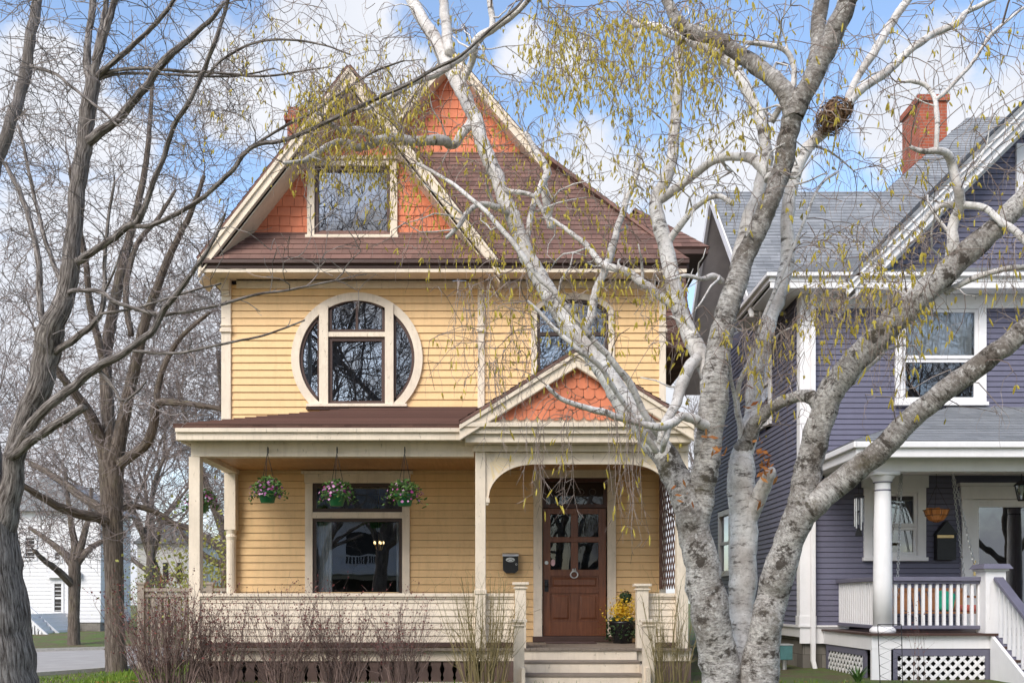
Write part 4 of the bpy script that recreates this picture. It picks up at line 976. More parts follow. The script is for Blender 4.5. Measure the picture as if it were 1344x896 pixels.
# side window panes
b = MB(); frame_rect_y = lambda mb, y0, y1, z0, z1, t: (mb.box(BX-.05, BX+.01, y0, y0+t, z0, z1), mb.box(BX-.05, BX+.01, y1-t, y1, z0, z1), mb.box(BX-.05, BX+.01, y0+t, y1-t, z1-t, z1), mb.box(BX-.06, BX+.01, y0+t, y1-t, z0, z0+t))
for i, (y0, y1, z0, z1) in enumerate(sw):
    b = MB(); frame_rect_y(b, y0, y1, z0, z1, .11); b.box(BX-.03, BX+.01, y0+.11, y1-.11, (z0+z1)/2-.03, (z0+z1)/2+.03); wi = b.build('window', M['white'], H2)
    b = MB(); b.face([(BX+.005,y1-.1,z0+.1),(BX+.005,y0+.1,z0+.1),(BX+.005,y0+.1,z1-.1),(BX+.005,y1-.1,z1-.1)]); b.build('pane', M['glass'], wi)
    b = MB(); b.box(BX+.3, BX+.32, y0, y1, z0, z1); b.build('interior', M['room'], wi)
# eave cornice with return along the left wall
eY = 15.0; exl = X(1010, eY); eze = Z(357, eY)
b = MB(); b.box(exl, BR, eY+.02, eY+.06, eze-.14, eze-.02); b.box(exl-.0, BR, eY-.04, eY+.018, eze-.07, eze-.01); b.box(exl, exl+.05, eY+.062, 17.6, eze-.14, eze-.02); b.box(exl-.05, exl-.001, eY-.04, 17.6, eze-.07, eze-.01)
b.box(exl+.052, BR, eY+.062, BW-.05, sofz, sofz+.03); b.box(exl+.052, BX-.04, BW-.048, 17.6, sofz, sofz+.03); b.box(exl+.02, BR, eY+.03, eY+.055, sofz-.04, eze-.142)
b.build('cornice', M['white'], H2, bevel=.008)
# front gable
gY = 15.0; fx, fz = X(1440,gY), Z(40,gY); fL, fb = X(1112,gY), Z(366,gY); fk = (fz-fb)/(fx-fL); fR = 2*fx-fL
w = MB(); zt = eze+.2; hb = (fz-.2-zt)/fk
tri = [(fx-hb, zt), (fx+hb, zt), (fx, fz-.2)]
gw_ = (X(1334,BW), X(1334,BW)+1.3, bZ(262), bZ(190))
for q in cutrect(tri, gw_):
    if len(q) >= 3: courses(w, (0,BW,0), (1,0,0), (0,0,1), (0,-1,0), q, .085, .013, groove=.007)
w.build('gable_wall', M['blue'], H2)
b = MB(); frame_rect(b, gw_[0]-.02, gw_[1], gw_[2]-.02, gw_[3], .14, BW-.05, BW+.03); wi = b.build('window', M['white'], H2); pane(wi, gw_[0], gw_[1], gw_[2], gw_[3], BW+.02); room(wi, gw_[0]+.1, gw_[1]-.1, gw_[2], gw_[3]-.1, BW+.06, .6, .02)
b = MB()
for s in (-1, 1):
    x0 = fx + s*(fx-fL)
    rake(b, x0, fb, fx, fz, gY, .045, .20, .06); rake(b, x0, fb, fx, fz, gY-.04, .038, .08, .05); rake(b, x0 - s*.15, fb, fx, fz-.15*fk, gY+.05, .03, .14, .27 - .15*fk)
    rake(b, x0, fb, fx, fz, BW-.05, .04, .14, .36); rake(b, x0, fb, fx, fz, gY+.081, BW-gY-.14, .025, .345)
b.build('rake_board', M['white'], H2)
r = MB(); sl2 = math.hypot(fx-fL, fz-fb); gB = 20.3
roof_plane(r, (fL-.02, gB, fb-.02), (0,-1,0), (fx-fL,0,fz-fb), [(0,0),(gB-gY+.05,0),(gB-gY+.05,sl2),(0,sl2)], .135)
roof_plane(r, (fR+.02, gY-.05, fb-.02), (0,1,0), (fx-fR,0,fz-fb), [(0,0),(gB-gY+.05,0),(gB-gY+.05,sl2),(0,sl2)], .135)
# side-gabled main roof, porch-side pent and the slope over the front bay
rx, rY, rz = X(933,19.5), 19.5, Z(252,19.5); mY = 16.3; mz = rz-(rY-mY)
roof_plane(r, (0,mY,mz), (1,0,0), (0,1,1), [(rx,0),(BR+3,0),(BR+3,(rY-mY)*1.4142),(rx,(rY-mY)*1.4142)], .135)
roof_plane(r, (0,mY,mz), (1,0,0), (0,1,1), [(7.65,(rY-mY)*1.4142),(BR+3,(rY-mY)*1.4142),(BR+3,(22.45-mY)*1.4142),(10.74,(22.45-mY)*1.4142)], .135)
roof_plane(r, (10.74,22.45,rz+2.95), (0,-1,0), (10.74-7.65,0,2.95), [(0,0),(2.95,-4.27),(-8,-4.27),(-8,0)], .135)
roof_plane(r, (0,rY*2-mY,rz-(rY-mY)), (-1,0,0), (0,-1,1), [(-rx,0),(-BR,0),(-BR,(rY-mY)*1.4142),(-rx,(rY-mY)*1.4142)], .135)
roof_plane(r, (0,eY,eze), (1,0,0), (0,1,.46), [(exl-.03,0),(BR,0),(BR,2.9),(exl+2.6,2.9)], .135)
roof_plane(r, (exl-.03,0,eze), (0,-1,0), (1,0,.46), [(-eY,0),(-17.9,0),(-17.9,2.9)], .135)
r.build('roof', M['greyroof'], H2)
b = MB(); wd = .17
for ya, za, yb, zb in ((mY,mz,rY,rz),(rY*2-mY,mz,rY,rz)):
    b.hexa([(rx-.03,ya,za-.24),(rx-.03,ya,za-.03),(rx+.03,ya,za-.03),(rx+.03,ya,za-.24)], [(rx-.03,yb,zb-.24),(rx-.03,yb,zb-.03),(rx+.03,yb,zb-.03),(rx+.03,yb,zb-.24)])
b.build('rake_board', M['white'], H2); b = MB()
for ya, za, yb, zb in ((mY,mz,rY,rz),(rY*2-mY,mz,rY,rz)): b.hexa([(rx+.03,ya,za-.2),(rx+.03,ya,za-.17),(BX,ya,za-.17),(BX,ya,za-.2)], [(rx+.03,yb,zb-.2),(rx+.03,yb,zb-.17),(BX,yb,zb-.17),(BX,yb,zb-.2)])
b.build('soffit', M['soffitshade'], H2)
b = MB(); cY = 23.0; x0, x1 = X(1207,cY), X(1243,cY); 
b.box(x0, x1, cY, cY+1.0, 7.5, Z(133,cY)); b.box(x0-.05, x1+.05, cY-.05, cY+1.05, Z(133,cY)+.001, Z(125,cY)); b.build('chimney', M['brick'], H2)
# upper window
def sash_window(parent, x0, x1, z0, z1, y, t=.12, curtain_top=True):
    b = MB(); b.box(x0, x0+t, y-.05, y+.02, z0, z1); b.box(x1-t, x1, y-.05, y+.02, z0, z1); b.box(x0+t, x1-t, y-.05, y+.02, z1-t*.6, z1); b.box(x0-.02, x1+.02, y-.09, y+.02, z0-.06, z0-.001)
    b.box(x0+t, x1-t, y-.05, y+.02, z0, z0+.03)
    wi = b.build('window', M['white'], parent, bevel=.004); zm = z0 + (z1-z0)*.46
    b = MB(); frame_rect(b, x0+t+.003, x1-t-.003, zm-.02, z1-t*.6-.003, .05, y-.02, y+.02); b.build('sash', M['white'], wi); b = MB(); frame_rect(b, x0+t+.003, x1-t-.003, z0+.033, zm+.02-.045, .05, y+.0, y+.04); b.build('sash', M['white'], wi)
    pane(wi, x0+t+.04, x1-t-.04, zm, z1-t*.6-.04, y+.0, 'glass'); pane(wi, x0+t+.04, x1-t-.04, z0+.06, zm, y+.025, 'glass')
    room(wi, x0, x1, z0, z1, y+.06, 2.0); return wi, zm
wi, zm = sash_window(H2, bX(1174), bX(1293), bZ(528), bZ(400), BW)
curtain(wi, bX(1186), bX(1280), zm+.02, bZ(405), BW+.1, 9)
wi, zm = sash_window(H2, bX(1133), bX(1214), bZ(731), bZ(640), BW, .13)
b = MB(); b.box(bX(1130), bX(1217), BW-.06, BW, bZ(640)+.001, bZ(622)); b.box(bX(1127), bX(1220), BW-.1, BW, bZ(622)+.001, bZ(619)); b.build('head_trim', M['white'], wi)
# front door with glazed storm door
b = MB(); x0, x1 = bX(1261), bX(1261)+1.36
b.box(x0, x0+.16, BW-.05, BW+.05, bdz, bZ(655)); b.box(x1-.16, x1, BW-.05, BW+.05, bdz, bZ(655)); b.box(x0-.02, x1+.02, BW-.06, BW+.05, bZ(655)+.001, bZ(638)); b.box(x0-.06, x1+.06, BW-.11, BW+.05, bZ(638)+.001, bZ(634)); b.build('door_frame', M['white'], H2, bevel=.004)
b = MB(); frame_rect(b, x0+.165, x1-.165, bdz+.02, bZ(655)-.004, .12, BW-.01, BW+.03); dr = b.build('storm_door', M['white'], H2, bevel=.004)
pane(dr, x0+.27, x1-.27, bdz+.12, bZ(655)-.11, BW+.01); room(dr, x0, x1, bdz, bZ(655), BW+.08, 1.6)
b = MB(); hx = x0+.215; b.box(hx-.018, hx+.018, BW-.02, BW-.011, 1.48, 1.72); b.tube([(hx,BW-.03,1.62),(hx+.1,BW-.05,1.62)], [.011]*2, 8); b.build('handle', M['brass'], dr)
# porch
fz_ = 1.5
P0 = 5.10; pL2 = X(1140, BP-.2)
b = MB(); b.box(P0-.03, BR, BP-.24, BW-.02, bdz-.03, bdz); b.build('porch_floor', M['browntrim'], H2)
sX0 = X(1303, BP-.2)
b = MB(); b.box(P0+.0, sX0, BP-.17, BP-.12, bdz-.21, bdz-.032); b.box(sX0+1.5, BR, BP-.17, BP-.12, bdz-.21, bdz-.032)
a0, a1 = Vector((P0, BW-.05, 0)), Vector((P0, BP-.118, 0))
b.hexa([a0+Vector((0,0,bdz-.23)), a0+Vector((0,0,bdz-.032)), a0+Vector((.05,0,bdz-.032)), a0+Vector((.05,0,bdz-.23))], [a1+Vector((0,0,bdz-.23)), a1+Vector((0,0,bdz-.032)), a1+Vector((.05,0,bdz-.032)), a1+Vector((.05,0,bdz-.23))])
b.box(P0+.002, X(1166,BP), BP-.165, BP-.115, -.4, bdz-.212); b.build('skirt_board', M['white'], H2)
def lattice_panel(A, B, z0, z1, name_par):
    """white diagonal lattice in a purple frame between ground points A and B"""
    A, B = Vector(A), Vector(B); L = (B-A).length; U = (B-A)/L; N = Vector((U.y, -U.x, 0))
    fr = MB(); t = .09
    p = lambda u, z, n: A + U*u + Vector((0,0,z)) + N*n
    def bx(u0, u1, za, zb, n0, n1): fr.hexa([p(u0,za,n0),p(u1,za,n0),p(u1,zb,n0),p(u0,zb,n0)], [p(u0,za,n1),p(u1,za,n1),p(u1,zb,n1),p(u0,zb,n1)])
    bx(0,t,z0,z1,.015,-.02); bx(L-t,L,z0,z1,.015,-.02); bx(t,L-t,z1-t,z1,.015,-.02); bx(t,L-t,z0,z0+t,.015,-.02)
    f = fr.build('lattice_frame', M['purple'], name_par)
    m = MB(); step = .135; hgt = z1-z0-2*t; Wd = L-2*t; k = -hgt
    while k < Wd:
        for s in (1, -1):
            u0, u1 = (k, k+hgt); q = [(u0, 0.0), (u1, hgt)] if s == 1 else [(u0, hgt), (u1, 0.0)]
            ta, tb = 0.0, 1.0
            if u0 < 0: ta = -u0/hgt
            if u1 > Wd: tb = (Wd-u0)/hgt
            if tb-ta > .03:
                e = lambda tt: p(t+q[0][0]+(q[1][0]-q[0][0])*tt, z0+t+q[0][1]+(q[1][1]-q[0][1])*tt, .004 if s == 1 else -.006)
                m.bar(e(ta), e(tb), .009, .04, N.cross((q[1][0]-q[0][0])*U + Vector((0,0,q[1][1]-q[0][1]))))
        k += step
    m.build('lattice', M['white'], name_par)
lattice_panel((X(1169,BP-.15), BP-.15, 0), (X(1301,BP-.15), BP-.15, 0), -.12, bdz-.22, H2)
lattice_panel((P0+.03, BW-.12, 0), (P0+.03, BP+.12, 0), -.12, bdz-.24, H2)
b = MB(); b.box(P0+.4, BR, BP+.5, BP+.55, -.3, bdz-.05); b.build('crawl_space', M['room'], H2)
# column, second column off to the right
for px in (1158.5, 1520):
    c = Vector((X(px,BP), BP, bdz)); b = MB()
    b.lathe([(.165,0),(.175,.02),(.175,.05),(.155,.07),(.135,.09)], c, 28); b.lathe([(.128,.085),(.128,.7),(.12,1.5),(.105,2.08),(.105,2.1),(.125,2.115),(.13,2.14),(.165,2.18),(.165,2.19)], c, 28); b.box(c.x-.175, c.x+.175, BP-.175, BP+.175, bdz+2.19, bdz+2.24)
    o_ = b.build('porch_column', M['white'], H2, smooth=False); 
    for p_ in o_.data.polygons: p_.use_smooth = len(p_.vertices) == 4 and abs(p_.normal.z) < .8
    b = MB(); b.lathe([(.109,1.98),(.113,1.985),(.113,1.995),(.109,2.0)], c, 24); b.lathe([(.112,2.095),(.128,2.1),(.128,2.108),(.112,2.112)], c, 24); b.build('necking', M['purple'], o_)
bz_ = bdz+2.24
b = MB(); pe = 13.15; pzr = Z(578,pe); pX = X(1124,pe)
b.box(X(1140,BP), BR, BP-.12, BP+.12, bz_+.002, bz_+.26); b.box(X(1140,BP), X(1140,BP)+.24, BP+.122, BW-.03, bz_+.002, bz_+.26)
b.box(pX+.05, BR, pe+.06, BP-.122, bz_+.2, bz_+.225); b.box(pX+.05, X(1140,BP)-.002, BP-.12, BW-.03, bz_+.2, bz_+.225)
b.box(X(1150,BP), BR, BP+.122, BW-.03, bz_+.2, bz_+.22)
b.build_each('porch_beam', M['white'], H2, bevel=.006)
b = MB(); b.box(pX, BR, pe, pe+.055, bz_+.15, pzr-.03); b.box(pX-.03, BR, pe-.05, pe-.002, pzr-.1, pzr-.015); b.box(pX, pX+.05, pe+.057, BW-.02, bz_+.15, pzr-.03); b.box(pX-.05, pX-.002, pe-.05, BW-.02, pzr-.1, pzr-.015); b.build('gutter', M['white'], H2, bevel=.012)
r = MB(); pkb = (Z(534,BW)-pzr)/(BW-pe); svb = math.hypot(1,pkb); hdb = BW-pe
roof_plane(r, (0,pe,pzr), (1,0,0), (0,1,pkb), [(pX-.02,0),(BR,0),(BR,hdb*svb),(pX+hdb,hdb*svb)], .12, .012, .04)
roof_plane(r, (pX-.02,0,pzr), (0,-1,0), (1,0,pkb), [(-pe,0),(-BW,0),(-BW,hdb*svb)], .12, .012, .04); r.build('porch_roof', M['greyroof'], H2)
# railings
rT = 1.43
def balusters(A, B, zt, zb, n, nm='railing'):
    A, B = Vector(A), Vector(B); U = (B-A).normalized()
    b = MB(); b.bar(A+Vector((0,0,zt-.045)), B+Vector((0,0,zt-.045)), .11, .06); b.bar(A+Vector((0,0,zt-.095)), B+Vector((0,0,zt-.095)), .05, .035); b.bar(A+Vector((0,0,zb)), B+Vector((0,0,zb)), .07, .05)
    rl = b.build(nm, M['purple'], H2, bevel=.008)
    for i in range(n):
        p = A + (B-A)*((i+.5)/n); k = MB(); k.hexa([p+U*.019+Vector((0,0,zb+.027)), p-U*.019+Vector((0,0,zb+.027)), p-U*.019+Vector((0,.038,zb+.027)) , p+U*.019+Vector((0,.038,zb+.027))], [p+U*.019+Vector((0,0,zt-.115)), p-U*.019+Vector((0,0,zt-.115)), p-U*.019+Vector((0,.038,zt-.115)), p+U*.019+Vector((0,.038,zt-.115))])
        k.build('baluster', M['white'], rl)
balusters((X(1171,BP), BP, 0), (X(1290,BP), BP, 0), rT, bdz+.08, 13)
b = MB(); A, B = Vector((bX(1100), BW-.06, 0)), Vector((X(1152,BP), BP+.02, 0))
b.bar(A+Vector((0,0,rT-.045)), B+Vector((0,0,rT-.045)), .11, .06); b.bar(A+Vector((0,0,bdz+.08)), B+Vector((0,0,bdz+.08)), .07, .05); rl = b.build('railing', M['purple'], H2, bevel=.008)
for i in range(17):
    p = A + (B-A)*((i+.5)/17); k = MB(); k.box(p.x-.019, p.x+.019, p.y-.019, p.y+.019, bdz+.108, rT-.078); k.build('baluster', M['white'], rl)
b = MB(); nx_ = X(1300.5,BP-.05); nY = BP-.05; b.box(nx_-.14, nx_+.14, nY-.14, nY+.14, bdz+.0, rT+.06); b.box(nx_-.17, nx_+.17, nY-.17, nY+.17, rT+.061, rT+.09)
for q in (-1, 1): b.box(nx_-.10, nx_-.085, nY-.15, nY-.141, bdz+.2, rT-.1) if q < 0 else b.box(nx_+.085, nx_+.10, nY-.15, nY-.141, bdz+.2, rT-.1)
np_ = b.build('newel_post', M['white'], H2, bevel=.006)
b = MB(); b.hexa([(nx_-.21,nY-.21,rT+.092),(nx_+.21,nY-.21,rT+.092),(nx_+.21,nY+.21,rT+.092),(nx_-.21,nY+.21,rT+.092)], [(nx_-.17,nY-.17,rT+.16),(nx_+.17,nY-.17,rT+.16),(nx_+.17,nY+.17,rT+.16),(nx_-.17,nY+.17,rT+.16)]); b.build('cap', M['purple'], np_)
# steps and sloping stair rail
st = MB(); rs = MB()
for i in range(4):
    yb = BP-.18-.28*i; zt_ = bdz-.165*(i+1); st.box(sX0+.02, sX0+1.5, yb-.31, yb, zt_-.035, zt_); rs.box(sX0+.05, sX0+1.47, yb-.02, yb-.001, zt_, zt_+.13)
rs.hexa([(sX0-.03,BP-.19,bdz-.02),(sX0+.02,BP-.19,bdz-.02),(sX0+.02,BP-.19,-.5),(sX0-.03,BP-.19,-.5)], [(sX0-.03,BP-1.3,bdz-.68),(sX0+.02,BP-1.3,bdz-.68),(sX0+.02,BP-1.3,-.7),(sX0-.03,BP-1.3,-.7)])
st.build('step_tread', M['browntrim'], H2); rs.build('step_riser', M['white'], H2)
A, B = Vector((nx_+.02, nY-.16, rT-.04)), Vector((nx_+.02, nY-1.45, rT-.93))
b = MB(); b.bar(A, B, .13, .05); b.bar(A-Vector((0,0,.80)), B-Vector((0,0,.80)), .07, .05); rl = b.build('stair_rail', M['purple'], H2, bevel=.008)
for i in range(11):
    p = A + (B-A)*((i+.6)/11.2); k = MB(); k.box(p.x-.019, p.x+.019, p.y-.019, p.y+.019, p.z-.765, p.z-.03); k.build('baluster', M['white'], rl)
# downspout
b = MB(); dx, dy = bX(1064.5), BW-.10
b.tube([(dx,dy,5.9),(dx,dy,.13),(dx+.03,dy-.02,-.02),(dx+.12,dy-.15,-.10),(dx+1.2,dy-1.75,-.42)], [.05]*5, 4); b.build('downspout', M['white'], H2, bevel=.01)
# things at the blue house ---------------------------------------------------
t = thing('porch_swing', 'honey coloured wooden porch swing hung on chains behind the blue house railing', 'porch swing', (X(1225,14.6), 14.6, bdz+.26)); o = t.location
b = MB()
for i in range(5): b.box(o.x-.62, o.x+.62, o.y-.25+.1*i, o.y-.16+.1*i, o.z, o.z+.025)
b.build('seat', M['swingwood'], t)
b = MB()
for i in range(9): b.hexa([(o.x-.6+.14*i,o.y+.25,o.z+.04),(o.x-.5+.14*i,o.y+.25,o.z+.04),(o.x-.5+.14*i,o.y+.38,o.z+.36),(o.x-.6+.14*i,o.y+.38,o.z+.36)], [(o.x-.6+.14*i,o.y+.27,o.z+.04),(o.x-.5+.14*i,o.y+.27,o.z+.04),(o.x-.5+.14*i,o.y+.40,o.z+.36),(o.x-.6+.14*i,o.y+.40,o.z+.36)])
b.bar((o.x-.64,o.y+.37,o.z+.36), (o.x+.64,o.y+.37,o.z+.36), .05, .05); b.build('backrest', M['swingwood'], t)
for s in (-1, 1):
    b = MB(); b.bar((o.x+s*.62,o.y-.26,o.z+.24), (o.x+s*.62,o.y+.3,o.z+.26), .07, .03); b.bar((o.x+s*.62,o.y-.22,o.z), (o.x+s*.62,o.y-.22,o.z+.23), .04, .04); b.build('armrest', M['swingwood'], t)
    top = Vector((X(1184 if s < 0 else 1249,14.5), 14.5, bz_+.2))
    for q in ((o.x+s*.63, o.y-.2, o.z+.26), (o.x+s*.63+(-.0), o.y+.3, o.z+.3)):
        q = Vector(q); b = MB(); n = int((top-q).length/.045)
        for i in range(n):
            a, c = q+(top-q)*(i/n), q+(top-q)*((i+1.25)/n); dd = (c-a).normalized(); e = dd.orthogonal().normalized() if i % 2 else dd.cross(dd.orthogonal()).normalized()
            b.tube([a, a*.7+c*.3+e*.016, a*.3+c*.7+e*.016, c, a*.3+c*.7-e*.016, a*.7+c*.3-e*.016, a], [.0062]*7, 4, cap=False)
        b.build('chain', M['galv'], t)
c_ = MB(); c_.hexa([(o.x+.02,o.y-.12,o.z+.05),(o.x+.26,o.y-.12,o.z+.03),(o.x+.34,o.y-.05,o.z+.30),(o.x+.10,o.y-.05,o.z+.36)], [(o.x+.02,o.y+.0,o.z+.05),(o.x+.26,o.y+.0,o.z+.03),(o.x+.34,o.y+.10,o.z+.30),(o.x+.10,o.y+.10,o.z+.36)]); tag(c_.build('green_cushion', M['greencloth'], bevel=.05), 'green cushion propped on the porch swing seat', 'cushion')
c_ = MB(); c_.box(o.x+.40, o.x+.60, o.y-.2, o.y+.2, o.z+.028, o.z+.13); tag(c_.build('red_cushion', M['redcloth'], bevel=.04), 'faded red cushion lying at the right end of the porch swing', 'cushion')
b = MB(); b.bar((X(1231,14.5),14.52,Z(703.5,14.5)), (X(1252.5,14.5),14.52,Z(703.5,14.5)), .03, .045); tag(b.build('spreader_bar', M['yellowwood'], bevel=.006), 'short pale wooden bar tied between the swing chains', 'bar')
t = thing('coconut_planter', 'empty hanging basket lined with orange coconut fibre on the blue house porch', 'planter', (X(1229,14.4), 14.4, Z(685,14.4))); o = t.location
b = MB()
for k in range(22):
    a, c = k*.2856, k*.2856+.27; j = R.uniform(-.01,.02)
    for (r0, z0), (r1, z1) in (((.03,0),(.10,.03)),((.10,.03),(.155,.10)),((.155,.10),(.185,.185+j))): b.face([o+Vector((r0*math.cos(a),r0*math.sin(a),z0)),o+Vector((r0*math.cos(c),r0*math.sin(c),z0)),o+Vector((r1*math.cos(c),r1*math.sin(c),z1)),o+Vector((r1*math.cos(a),r1*math.sin(a),z1))])
b.build('liner', M['coco'], t)
b = MB()
for rr, z in ((.19,.18),(.16,.1)): b.tube([o+Vector((rr*math.cos(a),rr*math.sin(a),z)) for a in [6.2832*i/24 for i in range(25)]], [.004]*25, 5, cap=False)
for k in range(8): a = k*.785; b.tube([o+Vector((.19*math.cos(a),.19*math.sin(a),.18)), o+Vector((.16*math.cos(a),.16*math.sin(a),.1)), o+Vector((.03*math.cos(a),.03*math.sin(a),-.004))], [.0035]*3, 5)
top = o+Vector((0,0,.55))
for k in range(3): a = k*2.09; b.tube([o+Vector((.19*math.cos(a),.19*math.sin(a),.18)), top], [.003]*2, 4)
b.tube([top, Vector((o.x,o.y,bz_+.2))], [.003]*2, 4); b.build('wire_frame', M['iron'], t)
t = thing('wind_chime', 'long metal wind chime hanging beside the blue porch column', 'wind chime', (X(1127,14.0), 14.0, Z(652,14.0))); o = t.location
b = MB(); b.lathe([(.075,0),(.08,.01),(.06,.03),(.02,.045)], o, 16); b.tube([o+Vector((0,0,.04)), Vector((o.x,o.y,bz_+.2))], [.003]*2, 4); b.build('cap', M['iron'], t)
for k in range(5): a = k*1.257; b = MB(); b.tube([o+Vector((.055*math.cos(a),.055*math.sin(a),-.02)), o+Vector((.055*math.cos(a),.055*math.sin(a),-.36-.03*k))], [.011]*2, 8); b.build('tube', M['galv'], t)
b = MB(); b.tube([o, o+Vector((0,0,-.45))], [.002]*2, 4); b.prism([(o.x-.05,o.z-.56),(o.x+.05,o.z-.56),(o.x+.035,o.z-.48),(o.x,o.z-.43),(o.x-.035,o.z-.48)], o.y-.004, o.y+.004); b.lathe([(.0,-.22),(.035,-.215),(.035,-.2),(0,-.195)], o, 12); b.build('clapper', M['iron'], t)
t = thing('porch_lantern', 'black iron lantern hanging in front of the glazed storm door', 'lantern', (X(1341,14.0), 14.0, Z(657,14.0))); o = t.location
b = MB(); b.lathe([(.03,.30),(.10,.24),(.115,.22),(.0,.22)], o, 8); b.lathe([(.0,0),(.05,.0),(.06,.02),(.0,.02)], o, 8)
for k in range(8): a = k*.785; b.tube([o+Vector((.055*math.cos(a),.055*math.sin(a),.02)), o+Vector((.095*math.cos(a),.095*math.sin(a),.23))], [.005]*2, 4)
b.tube([o+Vector((0,0,.3)), Vector((o.x,o.y,bz_+.2))], [.006]*2, 5); b.build('cage', M['iron'], t)
b = MB(); b.lathe([(.045,.02),(.08,.215)], o, 8); b.build('glass', M['glass'], t)
t = thing('wall_mailbox', 'black house shaped box on the blue wall behind the swing chains', 'mailbox', (bX(1238), BW-.02, bZ(735)))
b = MB(); x0, x1 = bX(1225), bX(1250); b.box(x0, x1, BW-.14, BW-.018, bZ(735), bZ(702)); b.build('body', M['iron'], t, bevel=.006)
b = MB(); b.prism([(x0-.02,bZ(702)+.002),(x1+.02,bZ(702)+.002),((x0+x1)/2,bZ(684))], BW-.16, BW-.018); b.build('lid', M['iron'], t)
t = thing('utility_box', 'teal metal utility box on the stone foundation behind the birch', 'utility box', (X(1031,15.9), BW-.3, Z(864,15.5)))
b = MB(); c0, c1 = X(1022,15.3), X(1038,15.3); b.box(c0, c1, 15.2, 15.45, Z(865,15.3), Z(846,15.3)); b.build('body', M['teal'], t, bevel=.01)
b = MB(); b.box(c0-.01, c1+.01, 15.19, 15.46, Z(846,15.3)+.001, Z(844.5,15.3)); b.build('lid', M['silver'], t)
b = MB(); b.tube([((c0+c1)/2, 15.33, -.3), ((c0+c1)/2, 15.33, Z(865,15.3))], [.04]*2, 8); b.build('post', M['galv'], t)
t = thing('wire_trellis', 'tall black wire trellis standing in front of the blue porch column', 'trellis', (X(1168,12.8), 12.8, -.3))
b = MB(); tY = 12.8; ztl = Z(819,tY); xa, xb = X(1152,tY), X(1183,tY); xc0, xc1 = X(1157,tY), X(1186,tY)
b.tube([(xa,tY,ztl),(xb,tY,ztl)], [.006]*2, 5); b.tube([(xc0,tY,-.5),(xa,tY,ztl)], [.006]*2, 5); b.tube([(xc1,tY,-.5),(xb,tY,ztl)], [.006]*2, 5); b.build('frame', M['iron'], t)
b = MB(); n = 9
for i in range(n):
    za, zb2 = -.45+(ztl+.45)*i/n, -.45+(ztl+.45)*(i+1)/n; f = lambda z, s: (xc0+(xa-xc0)*(z+.5)/(ztl+.5)) if s < 0 else (xc1+(xb-xc1)*(z+.5)/(ztl+.5))
    m_ = lambda z: (f(z,-1)+f(z,1))/2
    b.tube([(f(za,-1),tY,za),(m_((za+zb2)/2),tY+.003,(za+zb2)/2),(f(zb2,-1),tY,zb2)], [.003]*3, 4); b.tube([(f(za,1),tY,za),(m_((za+zb2)/2),tY-.003,(za+zb2)/2),(f(zb2,1),tY,zb2)], [.003]*3, 4)
b.build('wire', M['iron'], t)

